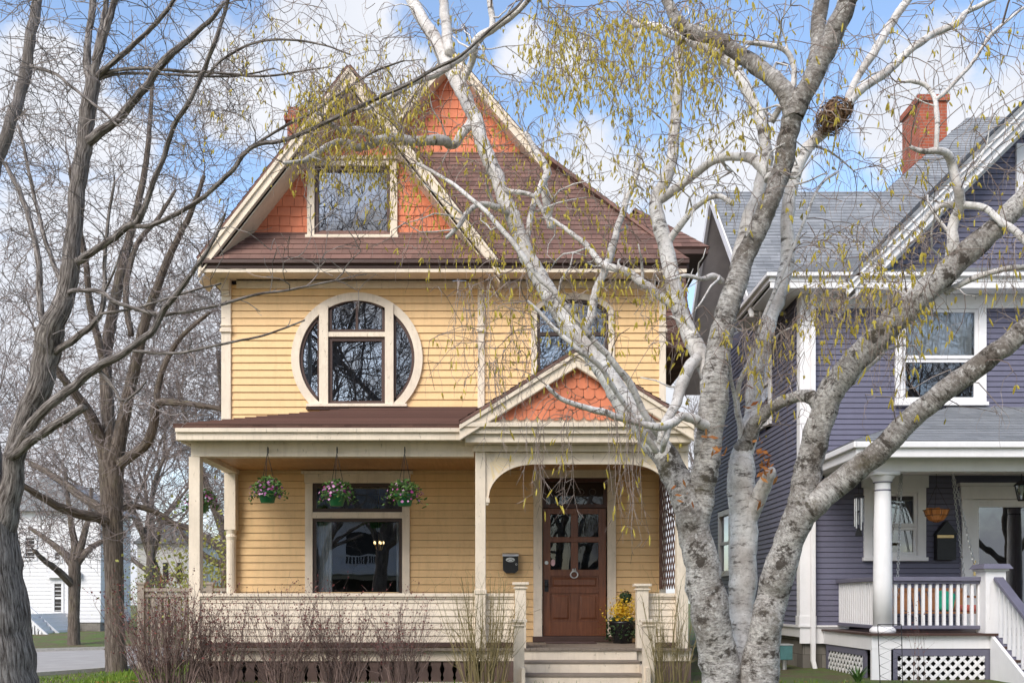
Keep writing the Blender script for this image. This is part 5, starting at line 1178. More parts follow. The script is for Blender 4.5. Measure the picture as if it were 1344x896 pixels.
# ------------------------------------------------------------------ trees
def catmull(pts, per=5):
    out = []
    n = len(pts)
    for i in range(n-1):
        p0 = pts[max(i-1,0)]; p1 = pts[i]; p2 = pts[i+1]; p3 = pts[min(i+2,n-1)]
        for k in range(per):
            t = k/per; out.append(tuple(.5*((2*b)+(-a+c)*t+(2*a-5*b+4*c-d_)*t*t+(-a+3*b-3*c+d_)*t**3) for a, b, c, d_ in zip(p0,p1,p2,p3)))
    out.append(tuple(pts[-1])); return out
class Tree:
    def __init__(s, rng): s.p = []; s.r = []; s.d = []; s.rng = rng; s.paths = []
    def limb(s, mb, tr, n=12, wob=.07, node=True, per=6):
        """tr: traced (px, py, half width px, Y)"""
        q = catmull([(X(a,Y), Y, Z(b,Y), hw_/F*Y) for a, b, hw_, Y in tr], per)
        pts = [Vector(t[:3]) for t in q]; rs = [max(.003, t[3]) for t in q]
        for i in range(1, len(pts)-1):
            r_ = min(rs[i], .06); pts[i] = pts[i] + mnoise.noise_vector(pts[i]*5.0)*min(r_,.03)*.5 + mnoise.noise_vector(pts[i]*14.0)*min(r_,.025)*.3; rs[i] *= 1 + (.05 if rs[i] > .06 else .13)*mnoise.noise(pts[i]*7.0+Vector((3,1,2)))
        mb.tube(pts, rs, n, wob)
        if node: s.add(pts, rs)
        return pts, rs
    def add(s, pts, rs):
        for i in range(len(pts)):
            d_ = (pts[min(i+1,len(pts)-1)]-pts[max(i-1,0)]).normalized(); s.p.append(tuple(pts[i])); s.r.append(rs[i]); s.d.append(tuple(d_))
    def grow(s, targets, rmin=.002, k=.009, maxlen=2.2, rmax=.03, sag=0.0, jit=.06, rlim=9):
        A = np.zeros((len(s.p)+len(targets)*9, 3)); Rr = np.zeros(len(A)); D = np.zeros((len(A),3)); m = len(s.p)
        A[:m] = s.p; Rr[:m] = s.r; D[:m] = s.d
        T = np.array([tuple(t) for t in targets]); 
        d0 = np.array([np.min(((A[:m]-t)**2).sum(1)) for t in T]); order = np.argsort(d0); g = s.rng
        for ti in order:
            t = T[ti]; v = t - A[:m]; ds = np.sqrt((v**2).sum(1)); 
            al = (v*D[:m]).sum(1)/np.maximum(ds,1e-6); cost = ds*(1.35-.45*al) + np.where(Rr[:m] < rmin*1.5, .08, 0)
            i = int(np.argmin(cost)); L = ds[i]
            if L > maxlen or L < .05: continue
            p0 = Vector(A[i]); p1 = Vector(t); dr = Vector(D[i]); to = (p1-p0).normalized(); dd = (dr*.55+to*.75).normalized()
            c1 = p0 + dd*L*.36 + Vector((g.gauss(0,1),g.gauss(0,1),g.gauss(0,1)))*L*jit; c2 = p1 - (to*.8+Vector((0,0,-sag))).normalized()*L*.3 + Vector((g.gauss(0,1),g.gauss(0,1),g.gauss(0,1)))*L*jit
            n = max(4, min(8, int(L/.12)+2)); r0 = min(Rr[i]*.72, rmin + k*L, rmax); pts = []; rs = []
            for j in range(n):
                u = j/(n-1); q = p0*(1-u)**3 + c1*3*u*(1-u)**2 + c2*3*u*u*(1-u) + p1*u**3
                if 0 < j < n-1: q = q + Vector((g.gauss(0,1),g.gauss(0,1),g.gauss(0,1)))*L*.012
                pts.append(q); rs.append(max(rmin, r0*(1-u)+rmin*u))
            s.paths.append((pts, rs))
            for j in range(1, n):
                if m >= len(A): break
                A[m] = pts[j]; Rr[m] = rs[j]; D[m] = (pts[j]-pts[j-1]).normalized(); m += 1
        s.p = [tuple(x) for x in A[:m]]; s.r = list(Rr[:m]); s.d = [tuple(x) for x in D[:m]]
def targets(g, boxes):
    """boxes: (px0, px1, py0, py1, Y0, Y1, count)"""
    out = []
    for x0, x1, y0, y1, Y0, Y1, n in boxes:
        for _ in range(n): out.append(P(g.uniform(x0,x1), g.uniform(y0,y1), g.uniform(Y0,Y1)))
    return out

# ---- the multi-stemmed birch in front of the houses
g = random.Random(5)
bt = Tree(g); T1 = thing('birch_tree', 'large multi-stemmed white birch hung with yellow catkins in front of both houses', 'tree', (X(968,6.6), 6.6, H(X(968,6.6), 6.6)))
tr = MB()
gz0 = T1.location.z
def base(px, hw_, Y, px2): 
    """root flare below the frame"""
    py = CY - (gz0-.05-EZ)*F/Y; return [(px2, py, hw_*1.25, Y), ((px+px2)/2, (py+896)/2, hw_*1.05, Y)]
# stems
bt.limb(tr, base(950,30,6.55,962)+[(947,900,27,6.55),(942,860,25.5,6.55),(932,805,24.5,6.5),(922,750,23,6.5),(912,700,22,6.5),(903,662,21,6.5),(886,622,18,6.55),(862,585,16.5,6.6),(846,562,15.6,6.65)], 16, .11)
tr.mi = 1
bt.limb(tr, [(880,612,16,6.56),(862,585,16.3,6.6),(832,545,15,6.7),(800,498,13.5,6.8),(768,453,13,6.9),(738,412,12.5,7.0),(710,370,11.5,7.1),(690,330,10.5,7.2),(668,275,10,7.3),(650,230,9.5,7.4),(634,190,9,7.5),(616,140,9,7.6),(600,108,10,7.7),(578,68,9,7.8),(556,28,8,7.9),(535,-10,7.5,8.0),(515,-60,6.5,8.1)], 16, .11)
tr.mi = 0
bt.limb(tr, [(908,700,19,6.5),(918,652,18,6.48),(928,605,17,6.45),(932,562,17.5,6.42),(937,518,19,6.4),(942,470,17,6.4),(950,425,15.5,6.4),(962,385,14.5,6.4),(977,340,13.5,6.4),(995,300,13,6.35),(1012,262,12.5,6.3),(1025,222,12.5,6.3),(1034,180,13,6.25),(1044,148,13.5,6.2)], 16, .11)
tr.mi = 0
bt.limb(tr, [(1044,155,13,6.2),(1030,118,11.5,6.2),(1000,92,11,6.25),(970,70,10,6.3),(940,50,9.5,6.35),(907,40,9,6.4),(888,28,8,6.45),(878,5,7,6.5),(868,-30,5.5,6.5)], 12, .08)
bt.limb(tr, [(1042,155,14,6.2),(1058,116,13,6.15),(1080,75,13,6.1),(1098,38,13,6.05),(1112,0,12,6.0),(1126,-50,10,6.0)], 12, .08)
bt.limb(tr, [(1054,120,10,6.2),(1068,88,10,6.25),(1074,40,10,6.3),(1078,0,9.5,6.3),(1084,-50,8,6.3)], 12, .07)
bt.limb(tr, [(1110,8,8,6.0),(1128,-12,7,5.95),(1150,-40,6,5.9)], 10, .06)
tr.mi = 1
bt.limb(tr, [(930,545,15,6.5),(934,505,13,6.6),(918,465,11.5,6.7),(898,422,11,6.8),(884,375,10.5,6.85),(873,325,10,6.9),(864,285,9.5,6.95),(862,262,9,7.0),(876,235,8,7.0),(884,195,7.5,7.05),(888,140,7,7.1),(892,80,6,7.1),(890,20,5,7.1)], 12, .06)
bt.limb(tr, [(862,264,7,7.0),(885,250,6,6.9),(910,228,5.5,6.8),(930,215,5,6.7),(962,205,5.5,6.6),(985,206,6.5,6.5),(1000,218,8,6.4),(1012,236,9,6.35)], 10, .08)
bt.limb(tr, [(946,445,12,6.45),(958,400,11,6.6),(970,340,10.5,6.7),(985,285,9.5,6.8),(998,238,8.5,6.85),(1006,195,8,6.9),(997,158,7.5,6.9),(980,118,7.5,6.95),(958,85,7.5,7.0),(932,64,7,7.0),(900,52,6.5,7.05),(868,38,5.5,7.1),(830,30,4,7.2)], 12, .07)
tr.mi = 1
bt.limb(tr, base(974,20,6.75,972)+[(972,890,17,6.75),(973,810,17.5,6.8),(976,750,18.5,6.8),(976,690,18,6.8),(975,645,18.5,6.8),(974,612,17,6.8),(974,594,13.5,6.8),(974,580,9,6.8)], 14, .08)
bt.limb(tr, [(974,705,9,6.8),(982,680,12,6.78),(993,658,10.5,6.72),(1003,638,10,6.66),(1010,624,9.5,6.6),(1012,620,8,6.6)], 12, .08)
bt.limb(tr, [(974,600,14,6.8),(982,568,12,6.8),(988,535,10,6.85),(992,500,9.5,6.9),(998,458,9.5,6.95),(1010,422,9.5,7.0),(1024,385,9.5,7.05),(1032,340,9,7.1),(1034,300,8.5,7.1),(1038,250,8.5,7.15),(1050,212,8.5,7.15),(1068,186,8,7.2),(1086,168,7.5,7.2),(1108,142,6.5,7.25),(1130,118,6,7.3),(1160,98,5.5,7.35),(1182,76,5.2,7.4),(1200,60,5,7.4),(1230,43,4.6,7.5),(1256,30,4.2,7.5),(1268,16,3.6,7.6),(1295,3,3,7.6),(1330,-12,2.5,7.7)], 12, .06)
bt.limb(tr, [(1108,140,5,7.25),(1125,105,5,7.3),(1150,62,5.5,7.3),(1170,30,5.5,7.4),(1192,0,5,7.4),(1215,-40,4,7.5)], 10, .06)
tr.mi = 0
bt.limb(tr, [(974,592,13,6.8),(988,560,9.5,6.7),(1006,541,8.5,6.6),(1028,526,8,6.5),(1050,518,8.5,6.4),(1068,523,10,6.3),(1080,545,11,6.25)], 12, .12)
tr.mi = 0
bt.limb(tr, base(996,30,6.5,984)+[(996,900,26,6.5),(1000,860,23.5,6.5),(1006,820,21,6.45),(1014,780,20.5,6.45),(1023,745,20.5,6.4),(1038,705,20,6.35),(1052,665,20,6.3),(1062,615,18,6.3),(1071,568,17,6.25),(1086,525,17,6.2),(1108,490,17,6.15),(1136,460,17,6.1),(1165,430,17,6.05),(1196,400,17,6.0),(1228,370,16.5,5.95),(1262,338,16,5.9),(1292,310,15,5.85),(1325,280,14,5.8),(1365,240,13,5.75),(1410,190,11,5.7),(1450,120,9,5.6)], 16, .11)
bt.limb(tr, [(1050,680,17,6.3),(1072,658,17,6.25),(1105,630,16,6.2),(1150,594,15,6.1),(1200,548,14.5,6.0),(1250,505,14,5.9),(1300,466,13.5,5.8),(1350,424,13,5.7),(1410,365,11,5.6),(1470,300,10,5.5)], 16, .11)
# secondary limbs
S2 = [
 [(934,562,8,6.4),(915,552,7,6.3),(898,546,6,6.25),(880,556,6,6.2),(862,560,5.5,6.15),(828,551,5,6.1),(795,542,4.5,6.05),(767,534,4,6.0),(736,522,3.2,5.95),(718,506,2.2,5.9)],
 
 [(868,578,5,6.5),(848,545,4.6,6.4),(825,500,4.4,6.3),(805,476,4,6.25),(777,443,4,6.2),(738,397,3.6,6.2),(702,357,3.4,6.2),(674,320,3.2,6.2),(645,285,3,6.3),(612,255,2.8,6.4),(580,232,2.5,6.5),(548,215,2.2,6.6)],
 [(862,592,4,6.4),(842,565,3.6,6.3),(820,530,3.5,6.2),(800,500,3.5,6.1),(784,478,3.5,6.05),(756,457,3.2,6.0),(724,427,2.8,6.0),(706,408,2.4,6.0),(692,395,1.8,6.0)],
 [(880,556,4,6.2),(872,578,4,6.2),(868,592,3,6.3)],
 [(760,445,5,6.9),(775,415,5.5,6.95),(784,380,5.2,7.0),(800,335,5,7.1),(812,295,4.6,7.2),(822,262,4.2,7.3),(832,240,3.8,7.3),(838,215,3.2,7.4)],
 [(890,402,7,6.82),(868,388,6,6.85),(847,373,5.8,6.85),(822,358,5.4,6.9),(794,347,4.8,7.0),(770,322,3.6,7.1),(742,300,2.8,7.2),(720,285,2.2,7.3)],
 [(920,464,9,6.7),(906,478,8,6.6),(896,505,7.5,6.5),(884,535,6.5,6.4),(872,560,6,6.3),(866,582,5,6.3)],
 [(672,288,5,7.3),(655,275,4,7.2),(630,268,3.6,7.1),(612,280,3.4,7.0),(600,300,3,6.9),(585,312,2.6,6.9)],
 [(690,325,4,7.2),(700,270,4,7.3),(712,240,4.5,7.4),(718,225,5,7.5),(705,200,4,7.6),(690,175,3,7.7)],
 [(722,300,5,7.5),(718,270,5,7.5),(712,238,5,7.5)],
 [(640,205,4,7.4),(660,245,3,7.3),(680,252,3,7.2),(694,254,2.8,7.2),(705,262,2.6,7.1),(724,300,2.2,7.0)],
 [(590,188,6.5,7.5),(575,185,6.5,7.4),(545,184,6.5,7.35),(515,183,6.2,7.3),(495,185,6,7.25),(480,172,5,7.2),(462,172,4.4,7.15),(446,170,4,7.1),(432,160,3,7.0),(418,148,2,6.9)],
 [(500,184,5,7.3),(485,190,5,7.3),(468,194,4.6,7.2),(452,185,4.2,7.2),(430,192,4,7.1),(412,204,3.6,7.0),(395,212,3,6.9),(372,214,2.2,6.8)],
 [(622,155,6,7.6),(605,180,5.5,7.5),(598,190,5.5,7.5),(588,189,6,7.5)],
 [(604,115,5,7.7),(618,82,5,7.6),(624,55,5.5,7.5),(645,40,5,7.4),(672,22,4,7.3),(700,-5,3,7.2)],
 [(622,60,4.5,7.5),(600,80,4.5,7.4),(570,98,4.5,7.35),(540,110,4,7.3),(510,128,3,7.2),(478,145,2,7.1)],
 [(646,38,4,7.4),(646,18,4,7.4),(638,-20,3.5,7.4)],
 [(590,70,7,7.7),(586,40,7,7.8),(582,0,6,7.9),(580,-40,5,8)],
 [(1248,350,9,5.95),(1252,318,8,5.9),(1252,292,7,5.9),(1260,270,6.5,5.85),(1258,245,6,5.8),(1250,218,5.5,5.8),(1242,202,5,5.75),(1228,198,4.4,5.7),(1210,198,3.4,5.7),(1195,192,2.4,5.7)],
 [(1229,199,3.6,5.7),(1231,165,3.4,5.7),(1227,132,3.2,5.75),(1215,112,3,5.8),(1196,107,2.6,5.8),(1186,108,2,5.8)],
 [(1227,132,3,5.75),(1242,120,2.8,5.75),(1268,92,2.6,5.8),(1282,74,2.4,5.8),(1302,45,2.2,5.85),(1344,10,1.8,5.9)],
 [(1258,268,5,5.85),(1288,274,4.5,5.8),(1312,288,4.5,5.75),(1335,305,5,5.7),(1360,330,5,5.65)],
 [(1252,270,5,5.9),(1236,270,4,5.9),(1222,278,3.4,5.9),(1212,292,2.6,5.9)],
 [(1240,385,4.5,6.0),(1262,372,4.2,5.95),(1290,360,4,5.9),(1320,352,3.8,5.85),(1360,350,3.4,5.8)],
 [(1118,502,5,6.2),(1132,486,5,6.3),(1150,470,4.6,6.3),(1162,450,4,6.3),(1166,420,3.4,6.3),(1175,400,2.8,6.3),(1200,375,2.4,6.3),(1225,355,2,6.2)],
 [(1012,160,5,6.3),(1036,122,3,6.2),(1042,108,4,6.2),(1040,80,3.6,6.2),(1030,65,3.4,6.2),(1000,58,3.2,6.2),(978,56,2.6,6.2)],
 [(976,606,5,6.8),(968,540,3,6.7),(960,500,2.4,6.6),(958,470,2,6.5)],
 [(974,580,6,6.8),(968,530,4,6.7),(972,500,3.4,6.6),(985,470,3,6.6),(1005,410,2.6,6.6),(1040,330,2.2,6.6),(1072,250,2,6.6),(1100,225,1.6,6.7)],
 [(946,370,5,6.4),(935,362,4,6.35),(920,366,3,6.3),(898,362,2.4,6.25),(880,368,1.8,6.2)],
 [(962,268,3,6.6),(940,258,3.4,6.7),(912,272,3.6,6.8),(900,285,4.4,6.8),(888,302,5,6.85),(872,322,5,6.9)],
]
tr.mi = 1
for q in S2: bt.limb(tr, q, 8, .08)
m0 = len(bt.p)
for _ in range(230):                            # short crooked spurs and broken twigs along the limbs
    i = g.randrange(m0); 
    if bt.r[i] < .012 or bt.p[i][2] < 2.6: continue
    d_ = Vector(bt.d[i]); sd_ = d_.cross(Vector((g.gauss(0,1),g.gauss(0,1),g.gauss(0,1)))).normalized(); q0 = Vector(bt.p[i]); L = g.uniform(.08,.5); r0 = min(bt.r[i]*.4, g.uniform(.004,.011)); q_ = q0; pp = [q0]; dd = (sd_+d_*.4+Vector((0,0,.2))).normalized(); q_ = q0+dd*bt.r[i]; pp.append(q_)
    for j in range(4): dd = (dd+Vector((g.gauss(0,.45),g.gauss(0,.45),g.gauss(0,.45)))).normalized(); q_ = q_+dd*L/4; pp.append(q_)
    rs_ = [r0*1.5,r0*1.1,r0*.9,r0*.75,r0*.6,r0*.45]; tr.tube(pp, rs_, 6, .1); bt.add(pp[1:], rs_[1:])
bt_trunk = tr.build('trunk', [M['birch'], M['birchy']], T1, smooth=True)
# arching twigs over the top of the picture come from boughs above the frame
hi = targets(g, [(540,1300,-420,-150,5.4,8.6,110),(560,980,-160,-20,5.6,8.5,60),(980,1400,-160,-20,5.4,8.5,60),(330,560,-120,-10,6.8,8.8,22)])
bt.grow(hi, .004, .010, 3.6, .03, -.1)
tg = targets(g, [(700,960,0,110,5.6,8.2,420),(600,860,90,320,6.2,8.4,420),(300,640,0,150,6.6,8.8,330),(390,560,80,235,6.4,7.8,430),(470,700,180,340,6.3,7.8,130),(860,1110,0,260,5.6,7.6,340),
    (1090,1360,0,350,5.2,7.8,420),(1050,1240,290,430,5.4,7.0,260),(630,900,330,460,5.7,7.0,190),(560,760,340,520,5.7,6.8,60),(880,1060,380,560,5.6,6.9,60),(1080,1344,400,560,5.4,6.4,22),(700,860,470,560,5.7,6.6,26),(240,420,90,230,6.6,8.2,60)])
bt.grow(tg, .0022, .0065, 1.6, .016, .25, .07)
cr = MB(); ck_ = MB()
dens_spots = [(470,140,72,60,1.35),(800,40,170,70,1.0),(880,130,150,110,.62),(700,280,140,110,.72),(790,370,120,70,.65),(600,160,60,70,.6),(1150,365,100,55,.7),(1000,420,90,70,.4),(1270,210,80,90,.35),(1080,60,220,90,.25),(560,230,90,50,.7),(900,560,60,60,.3),(640,340,60,60,.5),(250,120,60,60,.25),(720,90,120,90,.6),(340,80,80,60,.3)]
def cdens(q):
    a = CX+q.x/q.y*F; b_ = CY-(q.z-EZ)/q.y*F; s_ = .10
    for cx_, cy_, sx, sy, w_ in dens_spots: s_ = max(s_, w_*math.exp(-.5*(((a-cx_)/sx)**2+((b_-cy_)/sy)**2)))
    return s_
def catkin(q, L):
    n = 4; r = g.uniform(.0042,.0062); tilt = Vector((g.gauss(0,.26), g.gauss(0,.26), -1)).normalized(); b0 = len(ck_.v)
    e = tilt.orthogonal().normalized(); f_ = tilt.cross(e); 
    for t, k in ((0,.45),(.3,1),(.75,.95),(1,.3)):
        for j in range(n): an = j*1.5708; ck_.v.append(tuple(q + tilt*L*t + (e*math.cos(an)+f_*math.sin(an))*r*k))
    for i in range(3):
        for j in range(n): ck_.f.append((b0+i*n+j, b0+i*n+(j+1)%n, b0+(i+1)*n+(j+1)%n, b0+(i+1)*n+j)); ck_.m.append(0); ck_.uv += [(0,0)]*4
ncat = 0
for pts, rs in bt.paths:
    cr.tube(pts, rs, 4, 0, False)
    Lp = sum((pts[i+1]-pts[i]).length for i in range(len(pts)-1)); dn = cdens(pts[-1])
    if pts[-1].z > Z(-30, pts[-1].y) and g.random() < .6: continue
    for _ in range(int(Lp*(4.2+8.0*dn)+g.random())):
        i = g.randrange(1, len(pts)); q0 = pts[i]; L = g.uniform(.10,.38)*(.75+.5*dn); az_ = g.uniform(0,6.28); out = Vector((math.cos(az_), math.sin(az_), g.uniform(-.2,.5))); m_ = 5; q = q0.copy(); tw = [q0]
        for j in range(1, m_):
            t = j/(m_-1); dv = (out*(1-t)*.8 + Vector((0,0,-1))*(.25+1.0*t) + Vector((g.gauss(0,.3),g.gauss(0,.3),g.gauss(0,.1)))).normalized(); q = q + dv*L/(m_-1); tw.append(q)
        cr.tube(tw, [.0017,.0015,.0013,.0011,.0009], 3, 0, False)
        for j in range(1, m_):
            if j > 1 and g.random() < min(.9, dn*.95):
                for _k in range(g.choice((1,1,2,2,3))): catkin(tw[j] + Vector((g.gauss(0,.004), g.gauss(0,.004), 0)), g.choice((.018,.026,.034,.042,.052))*g.uniform(.8,1.2)); ncat += 1
# long strands hanging over the entry arch and on the blue side
for px0, px1, py, n_, L0, L1, Y0, Y1 in ((690,720,560,6,.3,.55,5.9,6.1),(735,760,560,5,.3,.55,5.9,6.1),(800,850,548,14,.35,.85,5.9,6.2),(1060,1200,395,40,.2,.6,5.7,6.4),(940,1060,430,30,.2,.5,5.8,6.6),(1290,1344,330,8,.2,.4,5.5,5.9),(600,700,380,18,.3,.7,5.8,6.6),(640,700,470,10,.3,.6,5.8,6.4)):
    for _ in range(n_):
        tip0 = P(g.uniform(px0,px1), py+g.uniform(-16,10), g.uniform(Y0,Y1)); A = np.array(bt.p); i = int(np.argmin(((A-np.array(tip0))**2).sum(1))); a0 = Vector(bt.p[i])
        tw = [a0, a0*.5+tip0*.5+Vector((0,0,.03)), tip0]; L = g.uniform(L0,L1); q = tip0
        for j in range(5): q = q + Vector((g.gauss(0,.14), g.gauss(0,.14), -1)).normalized()*L/5; tw.append(q)
        cr.tube(tw, [.0028,.0025,.0022,.002,.0018,.0015,.0013,.0011], 4, 0, False)
        for j in range(2, 8):
            for _k in range(2):
                az_ = g.uniform(0,6.28); e = tw[j] + Vector((math.cos(az_)*.05, math.sin(az_)*.05, -g.uniform(.02,.1))); cr.tube([tw[j], e], [.0013,.001], 3, 0, False)
                if g.random() < .16: catkin(e, g.uniform(.04,.07))
cr.build('crown', M['btwig'], T1)
o = ck_.build('catkins', M['catkin'], T1); o['kind'] = 'stuff'
b = MB()
for px, py, Y, n_ in ((1006,608,6.6,16),(1000,590,6.65,8),(1012,615,6.6,8),(984,525,6.8,5),(934,578,6.35,6),(950,588,6.5,4),(872,565,6.4,2),(905,650,6.4,4),(880,640,6.4,2),(998,665,6.7,5),(1100,148,7.1,0)):
    for _ in range(n_):
        c = P(px+g.gauss(0,5), py+g.gauss(0,9), Y-.1+g.uniform(-.05,.05)); s = g.uniform(.012,.03); u = Vector((g.gauss(0,1),g.gauss(0,1),g.gauss(0,1))).normalized(); v = u.orthogonal().normalized(); b.face([c-u*s*1.4, c+v*s*.7, c+u*s*1.4, c-v*s*.7])
b.build('dead_leaves', M['dryleaf'], T1)
# squirrel nest in the birch
nb = MB(); nc = P(1094,153,7.05)
for _ in range(620):
    u = Vector((g.gauss(0,1),g.gauss(0,1),g.gauss(0,1))).normalized(); c = nc + Vector((u.x*.115,u.y*.11,u.z*.10+.02*u.x))*g.uniform(.4,1.25); d_ = u.cross(Vector((g.gauss(0,1),g.gauss(0,1),g.gauss(0,1)))).normalized(); L = g.uniform(.03,.075)
    if g.random() < .5: nb.tube([c-d_*L, c+u*.008, c+d_*L], [.0022]*3, 3, 0, False)
    else:
        v = (u+Vector((g.gauss(0,.6),g.gauss(0,.6),g.gauss(0,.6)))).cross(d_).normalized(); nb.face([c-d_*L*.6, c+v*.012, c+d_*L*.6, c-v*.012])
nb.lathe([(0,-.06),(.045,-.05),(.065,0),(.04,.045),(0,.06)], nc, 10)
tag(nb.build('leaf_nest', M['nest']), 'ball of brown leaves, a squirrel or bird nest, high in the birch', 'nest')

# ---- bare tree at the left edge
g = random.Random(8); lt = Tree(g); T2 = thing('bare_maple', 'bare grey furrowed tree at the left edge whose limbs reach across the yellow house', 'tree', (X(-6,8.0), 8.0, H(X(-6,8), 8))); tr = MB()
py0 = CY-(T2.location.z-.05-EZ)*F/8
LT = [
 [(-8,py0,70,8),(-10,940,60,8),(-10,896,55,8),(-14,820,49,8),(-20,740,44,8),(-26,680,40,8),(-30,620,34,8),(-32,560,26,8.1),(-32,480,18,8.2),(-30,380,13,8.3),(-20,280,10.5,8.4),(-6,220,8.5,8.5),(12,165,7.5,8.5),(28,120,7.2,8.6),(38,60,6.8,8.6),(46,20,6.4,8.7),(56,-40,5.5,8.8)],
 [(-18,760,24,8),(2,690,20,8),(16,640,14,7.95),(20,595,13,7.9),(34,548,14,7.85),(50,510,15,7.8),(60,470,17,7.8),(66,440,17.5,7.75),(76,415,13.5,7.7),(86,385,12,7.7),(92,350,11.5,7.7),(96,310,10.5,7.7),(101,260,9.8,7.7),(106,215,10,7.7),(112,180,10,7.7),(117,140,10,7.7),(122,108,9.5,7.7)],
 [(120,112,8,7.7),(115,80,7.5,7.75),(117,45,6.5,7.8),(122,5,6,7.9),(126,-40,5,7.9)],
 [(122,112,8,7.7),(128,75,7.5,7.65),(140,35,7,7.6),(152,2,6.5,7.6),(160,-40,5.5,7.5)],
 [(124,80,6,7.65),(133,40,5.5,7.7),(139,0,5,7.7),(142,-40,4,7.7)],
 [(124,104,5,7.7),(140,88,5,7.6),(165,68,4.6,7.5),(190,45,4.2,7.4),(214,20,3.8,7.3),(238,-12,3,7.2)],
 [(128,102,3.6,7.7),(150,92,3.4,7.6),(190,90,3.2,7.5),(240,94,3,7.4),(300,97,2.6,7.3),(350,100,2.2,7.2),(420,90,1.6,7.1)],
 [(130,104,3,7.7),(165,96,2.8,7.6),(240,99,2.4,7.5),(310,100,2,7.5),(360,90,1.5,7.5)],
 [(112,190,10,7.7),(125,178,9,7.65),(148,162,8,7.6),(175,135,7.5,7.5),(205,95,7,7.4),(228,68,6.5,7.3),(250,50,5,7.3),(275,28,4,7.2),(295,2,3,7.1)],
 [(64,450,8,7.75),(56,425,6.5,7.8),(52,380,6,7.9),(50,340,5.8,8),(42,300,5.5,8.1),(30,262,5,8.2),(18,235,4.5,8.2),(6,215,4,8.3)],
 [(98,345,8,7.7),(110,338,7,7.6),(135,322,6.5,7.5),(165,300,6.5,7.4),(182,290,6.5,7.35),(192,268,5.5,7.3),(205,230,5,7.25),(218,195,4.8,7.2),(232,160,4.6,7.1),(250,130,4.4,7),(266,95,4.2,7),(280,60,4,6.9),(292,25,3.8,6.9),(302,-10,3.4,6.8)],
 [(175,296,5,7.38),(195,296,4.4,7.3),(225,284,4.2,7.2),(262,262,4.2,7.1),(300,228,4.2,7),(318,205,4.2,6.95),(336,190,4.2,6.9),(370,185,3.8,6.85),(405,172,3.8,6.8),(440,155,3.8,6.75),(475,138,3.8,6.7),(510,122,3.6,6.65),(545,105,3.4,6.6),(575,88,3.2,6.6),(605,72,3,6.5),(640,42,2.8,6.5),(672,15,2.4,6.4),(690,-5,2,6.4)],
 [(335,190,3,6.9),(375,165,2.6,6.9),(410,148,2.4,6.9),(450,120,2.2,6.9),(490,95,2,6.9),(530,80,1.5,6.9)],
 [(272,100,2.6,6.95),(290,80,2.6,6.9),(330,58,2.4,6.9),(370,52,2.2,6.8),(420,58,1.8,6.8),(460,72,1.4,6.7)],
 [(14,600,14,7.9),(22,590,12,7.8),(40,560,10,7.7),(62,535,9.5,7.6),(90,512,9,7.55),(120,488,8.5,7.5),(145,472,7.5,7.4),(170,458,6.8,7.3),(195,438,6.4,7.25),(212,412,6,7.2),(225,395,5.5,7.1),(245,368,4.6,7),(268,335,3.8,6.9),(285,305,3,6.9),(296,280,2.2,6.9)],
 [(20,596,9,7.8),(45,575,8.5,7.7),(75,556,8,7.6),(108,537,7.5,7.5),(111,535,6.5,7.5)],
 [(88,388,4,7.7),(96,381,4,7.6),(130,383,4.4,7.5),(150,395,4.2,7.4),(175,404,4,7.35),(205,412,3.8,7.3),(240,410,3.4,7.2),(280,402,3,7.1),(330,388,2.6,7),(380,380,2.2,6.9),(440,368,1.8,6.8)],
 [(72,462,7,7.75),(95,448,6.8,7.7),(115,432,6,7.65),(132,410,5,7.6),(137,375,4.2,7.6),(138,335,3.6,7.6),(142,290,3,7.6),(150,240,2.4,7.6)],
 [(132,412,3,7.6),(150,409,3,7.5),(175,405,2.6,7.4),(200,398,2.4,7.3),(240,385,2.2,7.2),(290,372,1.8,7.1)],
 [(136,385,2.4,7.6),(150,355,2.2,7.5),(158,330,1.6,7.5)],
 [(175,460,3.6,7.3),(210,463,3.2,7.2),(240,462,2.8,7.1),(290,452,2.4,7),(345,440,2,6.9),(400,420,1.6,6.8)],
 [(130,486,4,7.5),(150,510,3.6,7.45),(160,525,3,7.4),(175,518,2.4,7.3),(192,500,2,7.3)],
 [(40,86,3,8.2),(44,88,3,7.9),(72,97,3,7.8),(95,115,2.8,7.7),(125,138,2.6,7.6),(155,165,2.2,7.5)],
 [(84,390,5,7.7),(76,360,4.6,7.8),(66,335,4.2,7.9),(56,300,3.8,7.9),(44,255,3.4,8),(34,205,3,8),(24,165,2.6,8.1)],
]
for i, q in enumerate(LT): lt.limb(tr, q if i < 2 else [(a_, b_, c_*.7, d_) for a_, b_, c_, d_ in q], 16 if i < 3 else 8, .06)
tr.build('trunk', M['bark'], T2, smooth=True)
tg = targets(g, [(-20,330,-30,160,6.4,9,480),(-20,280,150,420,6.6,9,330),(240,560,40,220,6.2,7.6,60),(230,480,250,420,6.2,7.2,60),(0,260,400,560,6.8,8.4,40),(30,140,560,700,7,7.8,10)])
lt.grow(tg, .0028, .007, 1.5, .014, -.1, .07)
cr = MB()
